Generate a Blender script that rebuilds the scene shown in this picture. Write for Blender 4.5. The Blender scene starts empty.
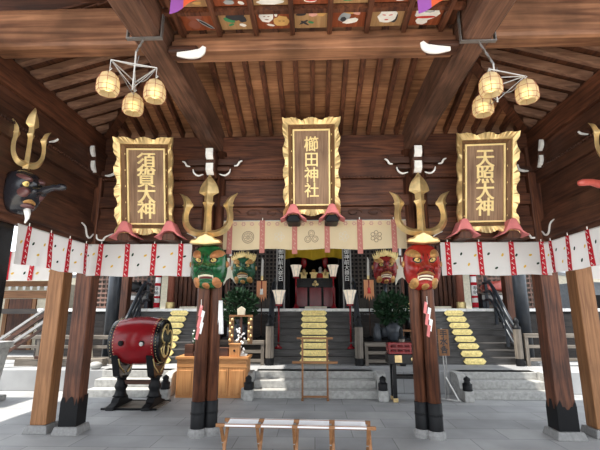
import bpy, bmesh, math, random
from mathutils import Vector, Matrix
random.seed(7)
S = bpy.context.scene
COL = S.collection
PI = math.pi

# ---------------------------------------------------------------- camera
F_PX = 405.0
PITCH = math.atan(87 / F_PX)
YAW = math.atan(14 * math.cos(PITCH) / F_PX)
fw = Vector((-math.sin(YAW) * math.cos(PITCH), math.cos(YAW) * math.cos(PITCH), math.sin(PITCH)))
rt = Vector((math.cos(YAW), math.sin(YAW), 0))
up = rt.cross(fw)
cam = bpy.data.cameras.new('camera')
cam.sensor_width = 36
cam.lens = F_PX / 600 * 36
cam.clip_end = 300
co = bpy.data.objects.new('camera', cam)
COL.objects.link(co)
co.matrix_world = Matrix(((rt.x, up.x, -fw.x, 0), (rt.y, up.y, -fw.y, 0), (rt.z, up.z, -fw.z, 1.6), (0, 0, 0, 1)))
S.camera = co

# ---------------------------------------------------------------- world, sun, exposure
W = bpy.data.worlds.new('sky')
S.world = W
W.use_nodes = True
wn = W.node_tree.nodes
wl = W.node_tree.links
bg = wn['Background']
bg.inputs['Color'].default_value = (0.88, 0.94, 1.0, 1)
bg.inputs['Strength'].default_value = 1.6
sun = bpy.data.lights.new('sun', 'SUN')
sun.energy = 5.0
sun.angle = math.radians(1.0)
sun.color = (1.0, 0.95, 0.86)
so = bpy.data.objects.new('sun', sun)
COL.objects.link(so)
so.rotation_euler = Vector((0.38, 0.20, -0.90)).to_track_quat('-Z', 'Y').to_euler()
S.view_settings.view_transform = 'Standard'
S.view_settings.look = 'None'
S.view_settings.gamma = 1
S.view_settings.exposure = 0.92
S.view_settings.use_curve_mapping = False


# ---------------------------------------------------------------- materials
def newmat(name):
    m = bpy.data.materials.new(name)
    m.use_nodes = True
    nt = m.node_tree
    return m, nt.nodes, nt.links, nt.nodes['Principled BSDF']


def plain(name, c, rough=.5, metal=0, var=.12, scale=12, emit=None, es=0, bump=0, spec=.5):
    m, n, l, b = newmat(name)
    b.inputs['Roughness'].default_value = rough
    b.inputs['Metallic'].default_value = metal
    b.inputs['Specular IOR Level'].default_value = spec
    tc = n.new('ShaderNodeTexCoord')
    no = n.new('ShaderNodeTexNoise')
    no.inputs['Scale'].default_value = scale
    no.inputs['Detail'].default_value = 4
    l.new(tc.outputs['Object'], no.inputs['Vector'])
    r = n.new('ShaderNodeValToRGB')
    r.color_ramp.elements[0].position = .3
    r.color_ramp.elements[1].position = .7
    r.color_ramp.elements[0].color = (*[x * (1 - var) for x in c], 1)
    r.color_ramp.elements[1].color = (*[min(1, x * (1 + var)) for x in c], 1)
    l.new(no.outputs['Fac'], r.inputs['Fac'])
    l.new(r.outputs['Color'], b.inputs['Base Color'])
    if emit:
        b.inputs['Emission Color'].default_value = (*emit, 1)
        b.inputs['Emission Strength'].default_value = es
    if bump:
        bp = n.new('ShaderNodeBump')
        bp.inputs['Strength'].default_value = bump
        bp.inputs['Distance'].default_value = .01
        l.new(no.outputs['Fac'], bp.inputs['Height'])
        l.new(bp.outputs['Normal'], b.inputs['Normal'])
    return m


def wood(name, dark, light, axis=0, scale=1.0, rough=.55, bump=.25, stain=.5):
    m, n, l, b = newmat(name)
    b.inputs['Roughness'].default_value = rough
    b.inputs['Specular IOR Level'].default_value = .35
    tc = n.new('ShaderNodeTexCoord')
    mp = n.new('ShaderNodeMapping')
    s = [14 * scale] * 3
    s[axis] = .9 * scale
    mp.inputs['Scale'].default_value = s
    l.new(tc.outputs['Object'], mp.inputs['Vector'])
    no = n.new('ShaderNodeTexNoise')
    no.inputs['Scale'].default_value = 1.6
    no.inputs['Detail'].default_value = 7
    no.inputs['Distortion'].default_value = 1.2
    l.new(mp.outputs['Vector'], no.inputs['Vector'])
    r = n.new('ShaderNodeValToRGB')
    r.color_ramp.elements[0].position = .32
    r.color_ramp.elements[1].position = .68
    r.color_ramp.elements[0].color = (*dark, 1)
    r.color_ramp.elements[1].color = (*light, 1)
    l.new(no.outputs['Fac'], r.inputs['Fac'])
    # broad weathering
    n2 = n.new('ShaderNodeTexNoise')
    n2.inputs['Scale'].default_value = 1.7
    n2.inputs['Detail'].default_value = 5
    l.new(tc.outputs['Object'], n2.inputs['Vector'])
    r2 = n.new('ShaderNodeValToRGB')
    r2.color_ramp.elements[0].position = .35
    r2.color_ramp.elements[1].position = .65
    v = 1 - stain
    r2.color_ramp.elements[0].color = (v, v, v, 1)
    r2.color_ramp.elements[1].color = (1, 1, 1, 1)
    l.new(n2.outputs['Fac'], r2.inputs['Fac'])
    mx = n.new('ShaderNodeMixRGB')
    mx.blend_type = 'MULTIPLY'
    mx.inputs['Fac'].default_value = 1
    l.new(r.outputs['Color'], mx.inputs['Color1'])
    l.new(r2.outputs['Color'], mx.inputs['Color2'])
    l.new(mx.outputs['Color'], b.inputs['Base Color'])
    bp = n.new('ShaderNodeBump')
    bp.inputs['Strength'].default_value = bump
    bp.inputs['Distance'].default_value = .01
    l.new(no.outputs['Fac'], bp.inputs['Height'])
    l.new(bp.outputs['Normal'], b.inputs['Normal'])
    return m


def tiles(name, c1, c2, mortar, bw, bh, rough=.7):
    m, n, l, b = newmat(name)
    b.inputs['Roughness'].default_value = rough
    tc = n.new('ShaderNodeTexCoord')
    br = n.new('ShaderNodeTexBrick')
    br.inputs['Scale'].default_value = 1
    br.inputs['Brick Width'].default_value = bw
    br.inputs['Row Height'].default_value = bh
    br.inputs['Mortar Size'].default_value = .006
    br.inputs['Mortar Smooth'].default_value = .3
    br.inputs['Color1'].default_value = (*c1, 1)
    br.inputs['Color2'].default_value = (*c2, 1)
    br.inputs['Mortar'].default_value = (*mortar, 1)
    l.new(tc.outputs['Object'], br.inputs['Vector'])
    no = n.new('ShaderNodeTexNoise')
    no.inputs['Scale'].default_value = 1.3
    no.inputs['Detail'].default_value = 8
    l.new(tc.outputs['Object'], no.inputs['Vector'])
    r = n.new('ShaderNodeValToRGB')
    r.color_ramp.elements[0].position = .3
    r.color_ramp.elements[1].position = .7
    r.color_ramp.elements[0].color = (.72, .72, .72, 1)
    r.color_ramp.elements[1].color = (1.1, 1.1, 1.1, 1)
    l.new(no.outputs['Fac'], r.inputs['Fac'])
    mx = n.new('ShaderNodeMixRGB')
    mx.blend_type = 'MULTIPLY'
    mx.inputs['Fac'].default_value = 1
    l.new(br.outputs['Color'], mx.inputs['Color1'])
    l.new(r.outputs['Color'], mx.inputs['Color2'])
    l.new(mx.outputs['Color'], b.inputs['Base Color'])
    bp = n.new('ShaderNodeBump')
    bp.inputs['Strength'].default_value = .15
    bp.inputs['Distance'].default_value = .01
    n3 = n.new('ShaderNodeTexNoise')
    n3.inputs['Scale'].default_value = 60
    l.new(tc.outputs['Object'], n3.inputs['Vector'])
    l.new(n3.outputs['Fac'], bp.inputs['Height'])
    l.new(bp.outputs['Normal'], b.inputs['Normal'])
    return m


def cloth(name, c, trans=.3, rough=.9):
    m, n, l, b = newmat(name)
    b.inputs['Roughness'].default_value = rough
    b.inputs['Specular IOR Level'].default_value = .1
    tc = n.new('ShaderNodeTexCoord')
    no = n.new('ShaderNodeTexNoise')
    no.inputs['Scale'].default_value = 3
    no.inputs['Detail'].default_value = 5
    l.new(tc.outputs['Object'], no.inputs['Vector'])
    r = n.new('ShaderNodeValToRGB')
    r.color_ramp.elements[0].color = (*[x * .88 for x in c], 1)
    r.color_ramp.elements[1].color = (*c, 1)
    l.new(no.outputs['Fac'], r.inputs['Fac'])
    l.new(r.outputs['Color'], b.inputs['Base Color'])
    t = n.new('ShaderNodeBsdfTranslucent')
    l.new(r.outputs['Color'], t.inputs['Color'])
    ms = n.new('ShaderNodeMixShader')
    ms.inputs['Fac'].default_value = trans
    l.new(b.outputs['BSDF'], ms.inputs[1])
    l.new(t.outputs['BSDF'], ms.inputs[2])
    l.new(ms.outputs['Shader'], n['Material Output'].inputs['Surface'])
    return m


M = {}
RB_D, RB_L = (.050, .016, .0085), (.195, .070, .034)
for ax, k in ((0, 'x'), (1, 'y'), (2, 'z')):
    M['wood_' + k] = wood('old red brown timber ' + k, RB_D, RB_L, ax)
    M['dark_' + k] = wood('dark timber ' + k, (.040, .015, .009), (.130, .050, .027), ax)
    M['fresh_' + k] = wood('pale fresh timber ' + k, (.20, .085, .032), (.36, .17, .07), ax, stain=.2)
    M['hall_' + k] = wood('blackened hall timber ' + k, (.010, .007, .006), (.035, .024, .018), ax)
    M['grey_' + k] = wood('weathered grey timber ' + k, (.10, .085, .07), (.26, .22, .18), ax, stain=.3)
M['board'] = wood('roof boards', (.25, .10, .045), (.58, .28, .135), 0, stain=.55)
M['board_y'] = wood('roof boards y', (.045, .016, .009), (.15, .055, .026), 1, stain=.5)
M['rafter'] = wood('side rafter timber', (.17, .085, .055), (.36, .20, .13), 0, stain=.4)
M['worn_y'] = wood('worn tie beam', (.075, .036, .024), (.22, .105, .065), 1)
M['crossbeam'] = wood('light crossbeam', (.15, .062, .032), (.40, .19, .10), 0, scale=.6, stain=.55)
M['stair'] = wood('stair boards', (.052, .048, .046), (.115, .108, .104), 0, stain=.3)
M['cabinet'] = wood('orange cypress', (.40, .17, .055), (.56, .27, .10), 2, scale=.7, stain=.15, bump=.1)
M['cabinet_x'] = wood('orange cypress x', (.40, .17, .055), (.56, .27, .10), 0, scale=.7, stain=.15, bump=.1)
M['plaque'] = wood('plaque wood', (.20, .11, .062), (.38, .235, .14), 2, stain=.3)
M['plaque_d'] = wood('plaque frame wood', (.15, .075, .034), (.28, .155, .075), 2, stain=.3)
M['gold'] = plain('gold leaf', (.78, .57, .27), .38, .72, .22, 9, bump=.15)
M['gold_pale'] = plain('pale gold', (.80, .62, .28), .42, .6, .15, 20, bump=.2)
M['gold_paint'] = plain('gold paint', (.86, .66, .30), .5, .1, .1)
M['gold_pad'] = plain('hammered gold foil', (.82, .66, .26), .4, .45, .22, 26, bump=.6)
M['white'] = plain('white paint', (.80, .79, .76), .6)
M['paper'] = plain('white paper', (.85, .85, .84), .8)
M['black'] = plain('black iron', (.005, .005, .006), .5, .0, spec=.2)
M['lacquer'] = plain('black lacquer', (.007, .007, .008), .25, spec=.3)
M['bluesteel'] = plain('blue black column', (.025, .03, .038), .35, .2)
M['greymetal'] = plain('grey metal', (.30, .29, .28), .4, .8)
M['whitemetal'] = plain('pale metal', (.55, .54, .52), .45, .3)
M['red_lac'] = plain('red lacquer', (.20, .008, .012), .2, 0, .15, 5, spec=.35)
M['mask_red'] = plain('red mask lacquer', (.29, .018, .013), .26, 0, .35, 7, spec=.4)
M['mask_green'] = plain('green mask lacquer', (.008, .085, .026), .22, 0, .5, 8)
M['mask_dkgreen'] = plain('dark green mask lacquer', (.015, .075, .04), .25, 0, .4, 8)
M['mask_dkred'] = plain('dark red mask lacquer', (.17, .010, .012), .25, 0, .3, 8)
M['mask_black'] = plain('black mask lacquer', (.014, .014, .018), .25)
M['mask_nose_red'] = plain('pink red lacquer', (.42, .075, .055), .4, 0, .2)
M['brow'] = plain('orange brown hair', (.40, .16, .055), .55, 0, .3, 25)
M['brow_gold'] = plain('gold brown hair', (.42, .22, .07), .45, .2, .35, 25)
M['purplebrown'] = plain('purple brown lacquer', (.10, .04, .038), .3)
M['eye'] = plain('gold eye', (.85, .62, .22), .3, .3)
M['eyewhite'] = plain('white eye', (.8, .76, .62), .3)
M['pupil'] = plain('pupil', (.008, .008, .008), .2)
M['teeth'] = plain('teeth', (.78, .72, .55), .4)
M['mouth'] = plain('mouth', (.10, .01, .01), .4)
M['cushion'] = plain('faded red cloth', (.62, .185, .18), .8, 0, .15, 6)
M['stone'] = plain('pale granite', (.22, .215, .21), .8, 0, .16, 30, bump=.3)
M['stone_edge'] = plain('worn granite', (.33, .325, .31), .85, 0, .22, 14, bump=.4)
M['stone_dark'] = plain('dark granite', (.17, .17, .165), .8, 0, .25, 18, bump=.3)
M['floor'] = tiles('stone paving', (.285, .288, .295), (.345, .345, .345), (.16, .16, .16), 1.0, .48)
M['platform'] = tiles('platform paving', (.30, .30, .305), (.35, .35, .35), (.18, .18, .18), 1.2, .6)
M['bounce_ground'] = plain('pale bounce ground', (.55, .50, .43), .9, 0, .15, 3)  # brightened and warmed so unseen ground bounces sun up to the porch ceiling
M['noren'] = cloth('white cotton', (.80, .77, .74), .35)
M['noren_c'] = cloth('cream hemp', (.80, .65, .42), .45)
M['strip_red'] = cloth('red strip', (.50, .022, .035), .2)
M['strip_pink'] = cloth('pink strip', (.50, .20, .17), .25)
M['strip_gold'] = cloth('white ornament', (.75, .72, .68), .2)
M['strip_pale'] = cloth('pale pink ornament', (.62, .38, .32), .2)
M['m_yellow'] = cloth('yellow mark', (.72, .45, .06), .2)
M['m_green'] = cloth('dark green mark', (.03, .055, .035), .1)
M['crest'] = cloth('grey crest', (.36, .28, .20), .2)
M['orange_cloth'] = cloth('orange banner', (.82, .40, .21), .3)
M['pale_cloth'] = cloth('pale banner', (.80, .76, .64), .3)
M['yellow_cloth'] = cloth('yellow silk', (.55, .36, .03), .3)
M['purple_cloth'] = cloth('purple silk', (.42, .14, .55), .4)
M['coral_cloth'] = cloth('coral silk', (.90, .16, .07), .4)
M['canvas'] = cloth('white canvas', (.86, .86, .88), .15)
M['leaf'] = plain('dark leaf', (.014, .038, .016), .6, 0, .4, 6, spec=.15)
M['leaf2'] = plain('light leaf', (.05, .11, .05), .5, 0, .4, 6)
M['porcelain'] = plain('grey blue porcelain', (.05, .056, .066), .3, 0, .3, 10, spec=.3)
M['bulb'] = plain('lit bulb', (1, .85, .5), .5, emit=(1, .76, .30), es=1.3)
M['bulb_soft'] = plain('lit lamp', (1, .85, .6), .5, emit=(1, .74, .38), es=1.6)
M['lamp_glow'] = plain('glowing paper lamp', (.85, .74, .6), .7, emit=(1, .80, .55), es=.10)
M['lattice'] = wood('lattice', (.035, .026, .02), (.09, .066, .05), 2)
M['redlattice'] = wood('faded red lattice', (.16, .075, .055), (.34, .20, .15), 2)
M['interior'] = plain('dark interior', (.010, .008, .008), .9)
M['plaster'] = plain('cream plaster', (.62, .55, .42), .9)
M['roofmetal'] = plain('pale roof sheet', (.62, .64, .66), .5)
M['bluegrey'] = plain('blue grey wall', (.28, .30, .32), .8)
M['panel_red'] = wood('red brown painting ground', (.20, .045, .018), (.34, .09, .035), 1, stain=.2)
M['panel_tan'] = wood('tan painting ground', (.36, .20, .09), (.50, .30, .14), 1, stain=.2)
for k, c in dict(p_white=(.8, .78, .74), p_black=(.03, .03, .035), p_ochre=(.62, .36, .12), p_green=(.05, .22, .09), p_pink=(.70, .36, .30),
                 p_red=(.55, .04, .03), p_grey=(.32, .34, .36), p_brown=(.25, .08, .05)).items():
    M[k] = plain('paint ' + k[2:], c, .7)
# lantern paper lets the bulb show through
m_, n_, l_, b_ = newmat('lantern paper')
b_.inputs['Base Color'].default_value = (.74, .64, .44, 1)
b_.inputs['Roughness'].default_value = .8
t_ = n_.new('ShaderNodeBsdfTranslucent')
t_.inputs['Color'].default_value = (.85, .72, .46, 1)
s_ = n_.new('ShaderNodeMixShader')
s_.inputs['Fac'].default_value = .5
tr_ = n_.new('ShaderNodeBsdfTransparent')
tr_.inputs['Color'].default_value = (.95, .88, .72, 1)
s2_ = n_.new('ShaderNodeMixShader')
s2_.inputs['Fac'].default_value = .33
l_.new(b_.outputs['BSDF'], s_.inputs[1])
l_.new(t_.outputs['BSDF'], s_.inputs[2])
l_.new(s_.outputs['Shader'], s2_.inputs[1])
l_.new(tr_.outputs['BSDF'], s2_.inputs[2])
l_.new(s2_.outputs['Shader'], n_['Material Output'].inputs['Surface'])
M['lantern_paper'] = m_


# ---------------------------------------------------------------- mesh helpers
class MB:
    def __init__(self):
        self.bm = bmesh.new()
        self.mats = []
        self.mi = 0

    def use(self, k):
        if k not in self.mats:
            self.mats.append(k)
        self.mi = self.mats.index(k)
        return self

    def f(self, vs):
        try:
            fc = self.bm.faces.new(vs)
            fc.material_index = self.mi
            return fc
        except ValueError:
            return None

    def v(self, *p):
        return self.bm.verts.new(Vector(p) if len(p) == 3 else p[0])

    def box(self, x0, x1, y0, y1, z0, z1, mat=None):
        p = [Vector((x, y, z)) for z in (z0, z1) for y in (y0, y1) for x in (x0, x1)]
        if mat:
            p = [mat @ q for q in p]
        v = [self.v(q) for q in p]
        for q in ((0, 2, 3, 1), (4, 5, 7, 6), (0, 1, 5, 4), (2, 6, 7, 3), (0, 4, 6, 2), (1, 3, 7, 5)):
            self.f([v[i] for i in q])
        return self

    def bar(self, a, b, w, h, upv=(0, 0, 1)):
        a, b = Vector(a), Vector(b)
        d = (b - a)
        L = d.length
        d.normalize()
        u = Vector(upv)
        s = d.cross(u)
        if s.length < 1e-4:
            s = d.cross(Vector((0, 1, 0)))
        s.normalize()
        u = s.cross(d)
        mt = Matrix(((d.x, s.x, u.x, a.x), (d.y, s.y, u.y, a.y), (d.z, s.z, u.z, a.z), (0, 0, 0, 1)))
        return self.box(0, L, -w / 2, w / 2, -h / 2, h / 2, mt)

    def tube(self, pts, r, n=8, cap=True):
        pts = [Vector(p) for p in pts]
        rs = r if isinstance(r, (list, tuple)) else [r] * len(pts)
        rings = []
        ref = None
        for i, p in enumerate(pts):
            d = (pts[min(i + 1, len(pts) - 1)] - pts[max(i - 1, 0)]).normalized()
            if ref is None:
                ref = Vector((0, 0, 1)) if abs(d.z) < .9 else Vector((1, 0, 0))
            s = d.cross(ref).normalized()
            u = s.cross(d).normalized()
            ref = u
            rings.append([self.v(p + (s * math.cos(2 * PI * k / n) + u * math.sin(2 * PI * k / n)) * rs[i]) for k in range(n)])
        for a, b in zip(rings, rings[1:]):
            for k in range(n):
                self.f([a[k], a[(k + 1) % n], b[(k + 1) % n], b[k]])
        if cap:
            self.f(rings[0][::-1])
            self.f(rings[-1])
        return self

    def lathe(self, prof, c=(0, 0, 0), axis='z', n=16, cap=True, rot=0):
        c = Vector(c)
        rings = []
        for r, h in prof:
            ring = []
            for k in range(n):
                a = 2 * PI * k / n + rot
                x, y = r * math.cos(a), r * math.sin(a)
                q = Vector((x, y, h)) if axis == 'z' else (Vector((h, x, y)) if axis == 'x' else Vector((x, h, y)))
                ring.append(self.v(c + q))
            rings.append(ring)
        for a, b in zip(rings, rings[1:]):
            for k in range(n):
                self.f([a[k], a[(k + 1) % n], b[(k + 1) % n], b[k]])
        if cap:
            self.f(rings[0][::-1])
            self.f(rings[-1])
        return self

    def prism(self, poly, y0, y1, fn=None):
        """poly in (x, z); extruded from y0 to y1"""
        fn = fn or (lambda x, y, z: Vector((x, y, z)))
        a = [self.v(fn(x, y0, z)) for x, z in poly]
        b = [self.v(fn(x, y1, z)) for x, z in poly]
        self.f(a)
        self.f(b[::-1])
        k = len(poly)
        for i in range(k):
            self.f([a[i], b[i], b[(i + 1) % k], a[(i + 1) % k]])
        return self

    def sph(self, c, r, n=12, m=8):
        c = Vector(c)
        r = r if isinstance(r, (list, tuple)) else (r, r, r)
        top = self.v(c + Vector((0, 0, r[2])))
        bot = self.v(c - Vector((0, 0, r[2])))
        rings = []
        for i in range(1, m):
            t = PI * i / m
            rings.append([self.v(c + Vector((r[0] * math.sin(t) * math.cos(2 * PI * k / n), r[1] * math.sin(t) * math.sin(2 * PI * k / n), r[2] * math.cos(t)))) for k in range(n)])
        for k in range(n):
            self.f([top, rings[0][k], rings[0][(k + 1) % n]])
            self.f([bot, rings[-1][(k + 1) % n], rings[-1][k]])
        for a, b in zip(rings, rings[1:]):
            for k in range(n):
                self.f([a[k], b[k], b[(k + 1) % n], a[(k + 1) % n]])
        return self

    def grid(self, fn, nu, nv):
        g = [[self.v(fn(i / nu, j / nv)) for j in range(nv + 1)] for i in range(nu + 1)]
        for i in range(nu):
            for j in range(nv):
                self.f([g[i][j], g[i + 1][j], g[i + 1][j + 1], g[i][j + 1]])
        return self

    def flat(self, pts):
        self.f([self.v(p) for p in pts])
        return self

    def build(self, name, mat=None, parent=None, loc=(0, 0, 0), smooth=False, bevel=0, solid=0, normals=True, rotz=0):
        if normals:
            bmesh.ops.recalc_face_normals(self.bm, faces=self.bm.faces)
        me = bpy.data.meshes.new(name)
        self.bm.to_mesh(me)
        self.bm.free()
        for k in ([mat] if mat else self.mats):
            me.materials.append(M[k])
        if smooth:
            for p in me.polygons:
                p.use_smooth = True
        o = bpy.data.objects.new(name, me)
        COL.objects.link(o)
        o.location = loc
        o.rotation_euler = (0, 0, rotz)
        if parent:
            o.parent = parent
        if solid:
            md = o.modifiers.new('solid', 'SOLIDIFY')
            md.thickness = solid
            md.offset = 0
        if bevel:
            md = o.modifiers.new('bevel', 'BEVEL')
            md.width = bevel
            md.segments = 2
            md.limit_method = 'ANGLE'
            md.angle_limit = math.radians(40)
        return o


def thing(name, label, cat, loc=(0, 0, 0), rotz=0, group=None, rot=None):
    o = bpy.data.objects.new(name, None)
    COL.objects.link(o)
    o.location = loc
    o.rotation_euler = rot if rot else (0, 0, rotz)
    o.empty_display_size = .1
    tag(o, label, cat, group)
    return o


def tag(o, label, cat, group=None):
    o['label'] = label
    o['category'] = cat
    if group:
        o['group'] = group
    return o


def struct(o, label=None, group=None):
    o['kind'] = 'structure'
    if label:
        o['label'] = label
    if group:
        o['group'] = group
    return o


def bx(name, b, mat, parent=None, bevel=0):
    return MB().box(*b).build(name, mat, parent, bevel=bevel)


def text(name, s, size, mat, parent, loc, rot=(PI / 2, 0, 0), extrude=.004, offset=0.0, line=1.0, sx=1.0, bold=0):
    cu = bpy.data.curves.new(name, 'FONT')
    cu.body = s
    cu.size = size
    cu.extrude = extrude
    cu.offset = offset
    cu.align_x = 'CENTER'
    cu.align_y = 'CENTER'
    cu.space_line = line
    t = bpy.data.objects.new(name + '_tmp', cu)
    COL.objects.link(t)
    bpy.context.view_layer.update()
    dg = bpy.context.evaluated_depsgraph_get()
    me = bpy.data.meshes.new_from_object(t.evaluated_get(dg))
    bpy.data.objects.remove(t)
    bpy.data.curves.remove(cu)
    if bold:
        bm = bmesh.new()
        bm.from_mesh(me)
        src = bm.faces[:]
        for dx, dy, dz in ((-bold, 0, .0007), (bold, 0, -.0007), (0, bold * .7, .0003)):
            r = bmesh.ops.duplicate(bm, geom=src)
            bmesh.ops.translate(bm, vec=(dx, dy, dz), verts=[q for q in r['geom'] if isinstance(q, bmesh.types.BMVert)])
        bm.to_mesh(me)
        bm.free()
    me.materials.clear()
    me.materials.append(M[mat])
    me.name = name
    o = bpy.data.objects.new(name, me)
    COL.objects.link(o)
    o.location = loc
    o.rotation_euler = rot
    o.scale = (sx, 1, 1)
    o.parent = parent
    return o


ORD = ['top', 'second', 'third', 'fourth', 'fifth', 'sixth', 'seventh', 'bottom']
NTH = ['first', 'second', 'third', 'fourth', 'fifth', 'sixth', 'seventh', 'eighth', 'ninth', 'tenth', 'eleventh', 'twelfth']

# ================================================================ SETTING
# ground: paving, outer ground
struct(MB().box(-14, 14, 2.0, 16.5, -.3, 0).build('floor', 'floor'), 'grey stone slab paving under the porch')
struct(MB().box(-14, 14, -12, 2.0, -.3, 0).build('floor_forecourt', 'bounce_ground'), 'unseen forecourt ground, made pale to bounce light into the porch')
# stone platform with three flights of granite steps
PZ = .42


def steps(name, x0, x1, ytop=8.71):
    b = MB()
    for i in range(3):
        b.box(x0, x1, ytop - .28 * (2 - i), ytop + .3, .14 * i, .14 * (i + 1) - .0)
    return b.build(name, 'stone_edge', bevel=.012)


struct(MB().box(-13, 13, 8.72, 16.4, .002, PZ).build('floor_platform', 'platform', bevel=.012), 'raised stone platform in front of the hall')
struct(steps('stone_steps', -1.2, 1.2), 'three wide granite steps in the middle')
struct(steps('stone_steps', -4.4, -2.95), 'granite steps behind the red drum')
struct(steps('stone_steps', 2.9, 4.45), 'granite steps on the right side')
# curved cheek walls beside the steps
n = 0
for x, w in ((-1.30, .17), (1.30, .17), (-2.86, .16), (2.82, .16), (4.53, .16)):
    prof = [(8.06, 0), (8.72, 0), (8.72, .44), (8.5, .44), (8.36, .42), (8.27, .34), (8.22, .2), (8.06, .19)]
    b = MB().prism(prof, x - w / 2, x + w / 2, lambda a, y, z: Vector((y, a, z)))
    struct(b.build('cheek_wall', 'stone_edge', bevel=.015), None, 'curved stone cheek walls of the steps')

# main hall: raised floor with white edge
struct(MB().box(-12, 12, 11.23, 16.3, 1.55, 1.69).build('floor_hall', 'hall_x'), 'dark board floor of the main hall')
b = MB()
xx = -7.5
while xx < 7.5:
    b.box(xx + .004, xx + .496, 10.97, 11.22, 1.615, 1.69)
    xx += .5
struct(b.build('trim_1', 'white', bevel=.006), 'white edge of the hall floor above the stairs')
b = MB()
b.box(-7.5, 7.5, 11.09, 11.14, PZ + .002, 1.55)
for k in range(7):
    b.box(-7.5, 7.5, 11.06, 11.1, PZ + .16 * k + .004, PZ + .16 * (k + 1) - .004)
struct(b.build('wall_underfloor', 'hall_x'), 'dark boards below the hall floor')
RISE = (1.65 - PZ) / 8
TREAD = .165
Y0 = 9.85
for nm, x0, x1, lab in (('staircase', -1.0, 1.0, 'wide dark wooden staircase in the middle'),
                        ('staircase', -4.75, -2.45, 'grey wooden staircase behind the drum and cabinet'),
                        ('staircase', 2.45, 4.75, 'grey wooden staircase on the right')):
    b = MB()
    for i in range(8):
        y = Y0 + TREAD * i
        b.box(x0, x1, y + .012, 11.05, PZ + RISE * i + .001, PZ + RISE * (i + 1) - .03)
        b.box(x0 - .03, x1 + .03, y - .012, y + TREAD + .05, PZ + RISE * (i + 1) - .03, PZ + RISE * (i + 1))
    struct(b.build(nm, 'stair', bevel=.004), lab)
# low wooden decks between the stairs
for x0, x1, lab in ((-2.40, -1.08, 'low wooden deck left of the middle staircase'), (1.08, 2.40, 'low wooden deck right of the middle staircase')):
    b = MB().box(x0, x1, 9.75, 11.04, .86, .93)
    for k in range(4):
        b.box(x0 + .02, x1 - .02, 9.82, 9.85, PZ + .11 * k + .002, PZ + .11 * k + .1)
    struct(b.build('wooden_deck', 'hall_x'), lab)

# hall walls: lattice, side boards, back
for x0, x1, nm, lab in ((-2.62, -1.13, 'wall_lattice_left', 'dark lattice wall left of the altar'), (1.13, 2.62, 'wall_lattice_right', 'dark lattice wall right of the altar')):
    b = MB().use('lattice')
    x = x0
    while x <= x1 + .001:
        b.box(x - .02, x + .02, 12.5, 12.54, 2.0, 4.2)
        x += (x1 - x0) / 12
    z = 2.0
    while z < 4.2:
        b.box(x0, x1, 12.49, 12.53, z - .02, z + .02)
        z += .124
    b.box(x0, x1, 12.46, 12.58, 1.69, 1.98)
    b.use('interior').box(x0, x1, 12.75, 12.8, 1.69, 4.2)  # near-black sheet paints the dark of the room behind the lattice
    struct(b.build(nm), lab)
for sx, nm in ((-1, 'wall_boards_left'), (1, 'wall_boards_right')):
    b = MB()
    for k in range(13):
        x = sx * (2.7 + k * .14)
        b.box(x - .05, x + .05, 12.48, 12.56, 1.66, 4.2)
    b.box(min(sx * 2.6, sx * 4.5), max(sx * 2.6, sx * 4.5), 12.57, 12.6, 1.66, 4.2)
    struct(b.build(nm, 'wood_z'), 'brown boarded hall wall beside the lattice')
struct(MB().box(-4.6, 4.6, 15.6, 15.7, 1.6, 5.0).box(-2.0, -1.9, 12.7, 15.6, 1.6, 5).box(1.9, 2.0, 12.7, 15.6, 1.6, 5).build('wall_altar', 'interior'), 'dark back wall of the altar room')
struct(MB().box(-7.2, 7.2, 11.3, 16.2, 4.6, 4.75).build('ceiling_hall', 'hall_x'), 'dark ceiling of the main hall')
struct(MB().box(-4.6, 4.6, 12.45, 12.65, 3.7, 4.6).build('wall_transom', 'hall_x'), 'dark transom above the lattice walls')
# faded lattice at the far ends
for sx, nm in ((-1, 'wall_end_left'), (1, 'wall_end_right')):
    x0, x1 = sorted((sx * 4.62, sx * 7.0))
    b = MB()
    k = 0
    x = x0
    while x < x1:
        b.box(x - .022, x + .022, 12.0, 12.04, 1.69, 3.6)
        x += .135
    z = 1.74
    while z < 3.6:
        b.box(x0, x1, 11.985, 12.03, z - .025, z + .025)
        z += .135
    struct(b.build(nm, 'redlattice'), 'faded red lattice screen at the end of the hall')
    struct(MB().box(x0, x1, 12.2, 12.25, 1.62, 3.7).build('wall_behind_lattice', 'grey_z'))
# hall roof, then an added unseen roof that shades the gap before it
r_ = MB()
r_.grid(lambda u, v: Vector((-7.6 + 15.2 * u, 9.3 + 7.2 * v, 5.6 + 3.0 * v)), 2, 2)
struct(r_.build('roof_hall', 'hall_x', solid=.16), 'tiled roof of the main hall')
struct(MB().box(-2.4, 2.4, 6.9, 10.6, 4.5, 4.62).build('roof_shade', 'hall_x'), 'added unseen roof shading the gap between porch and main hall')

# ---------------------------------------------------------------- porch: roof
SL = .30
ZE = 4.28


def rz(x, y):
    return ZE + SL * min(5.9 - y, 3.3 - abs(x))


# roof shell above the boards
b = MB()
nx, ny = 49, 19
gx = [-6.2 + 12.4 * i / nx for i in range(nx + 1)]  # unseen eaves stretched outward to keep sun off the porch floor
gy = [3.56 + (7.3 - 3.56) * j / ny for j in range(ny + 1)]
g = [[b.v(x, y, rz(x, y) + .19) for y in gy] for x in gx]
for i in range(nx):
    for j in range(ny):
        b.f([g[i][j], g[i + 1][j], g[i + 1][j + 1], g[i][j + 1]])
struct(b.build('roof_porch', 'dark_x', solid=.03), 'hipped porch roof')
struct(MB().box(-1.38, 1.38, 1.3, 3.62, 4.80, 4.88).box(-4.9, -1.38, 1.3, 3.74, 4.76, 4.82).box(1.38, 4.9, 1.3, 3.74, 4.76, 4.82).build('roof_front', 'dark_x'), 'front canopy roof of the porch')

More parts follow.
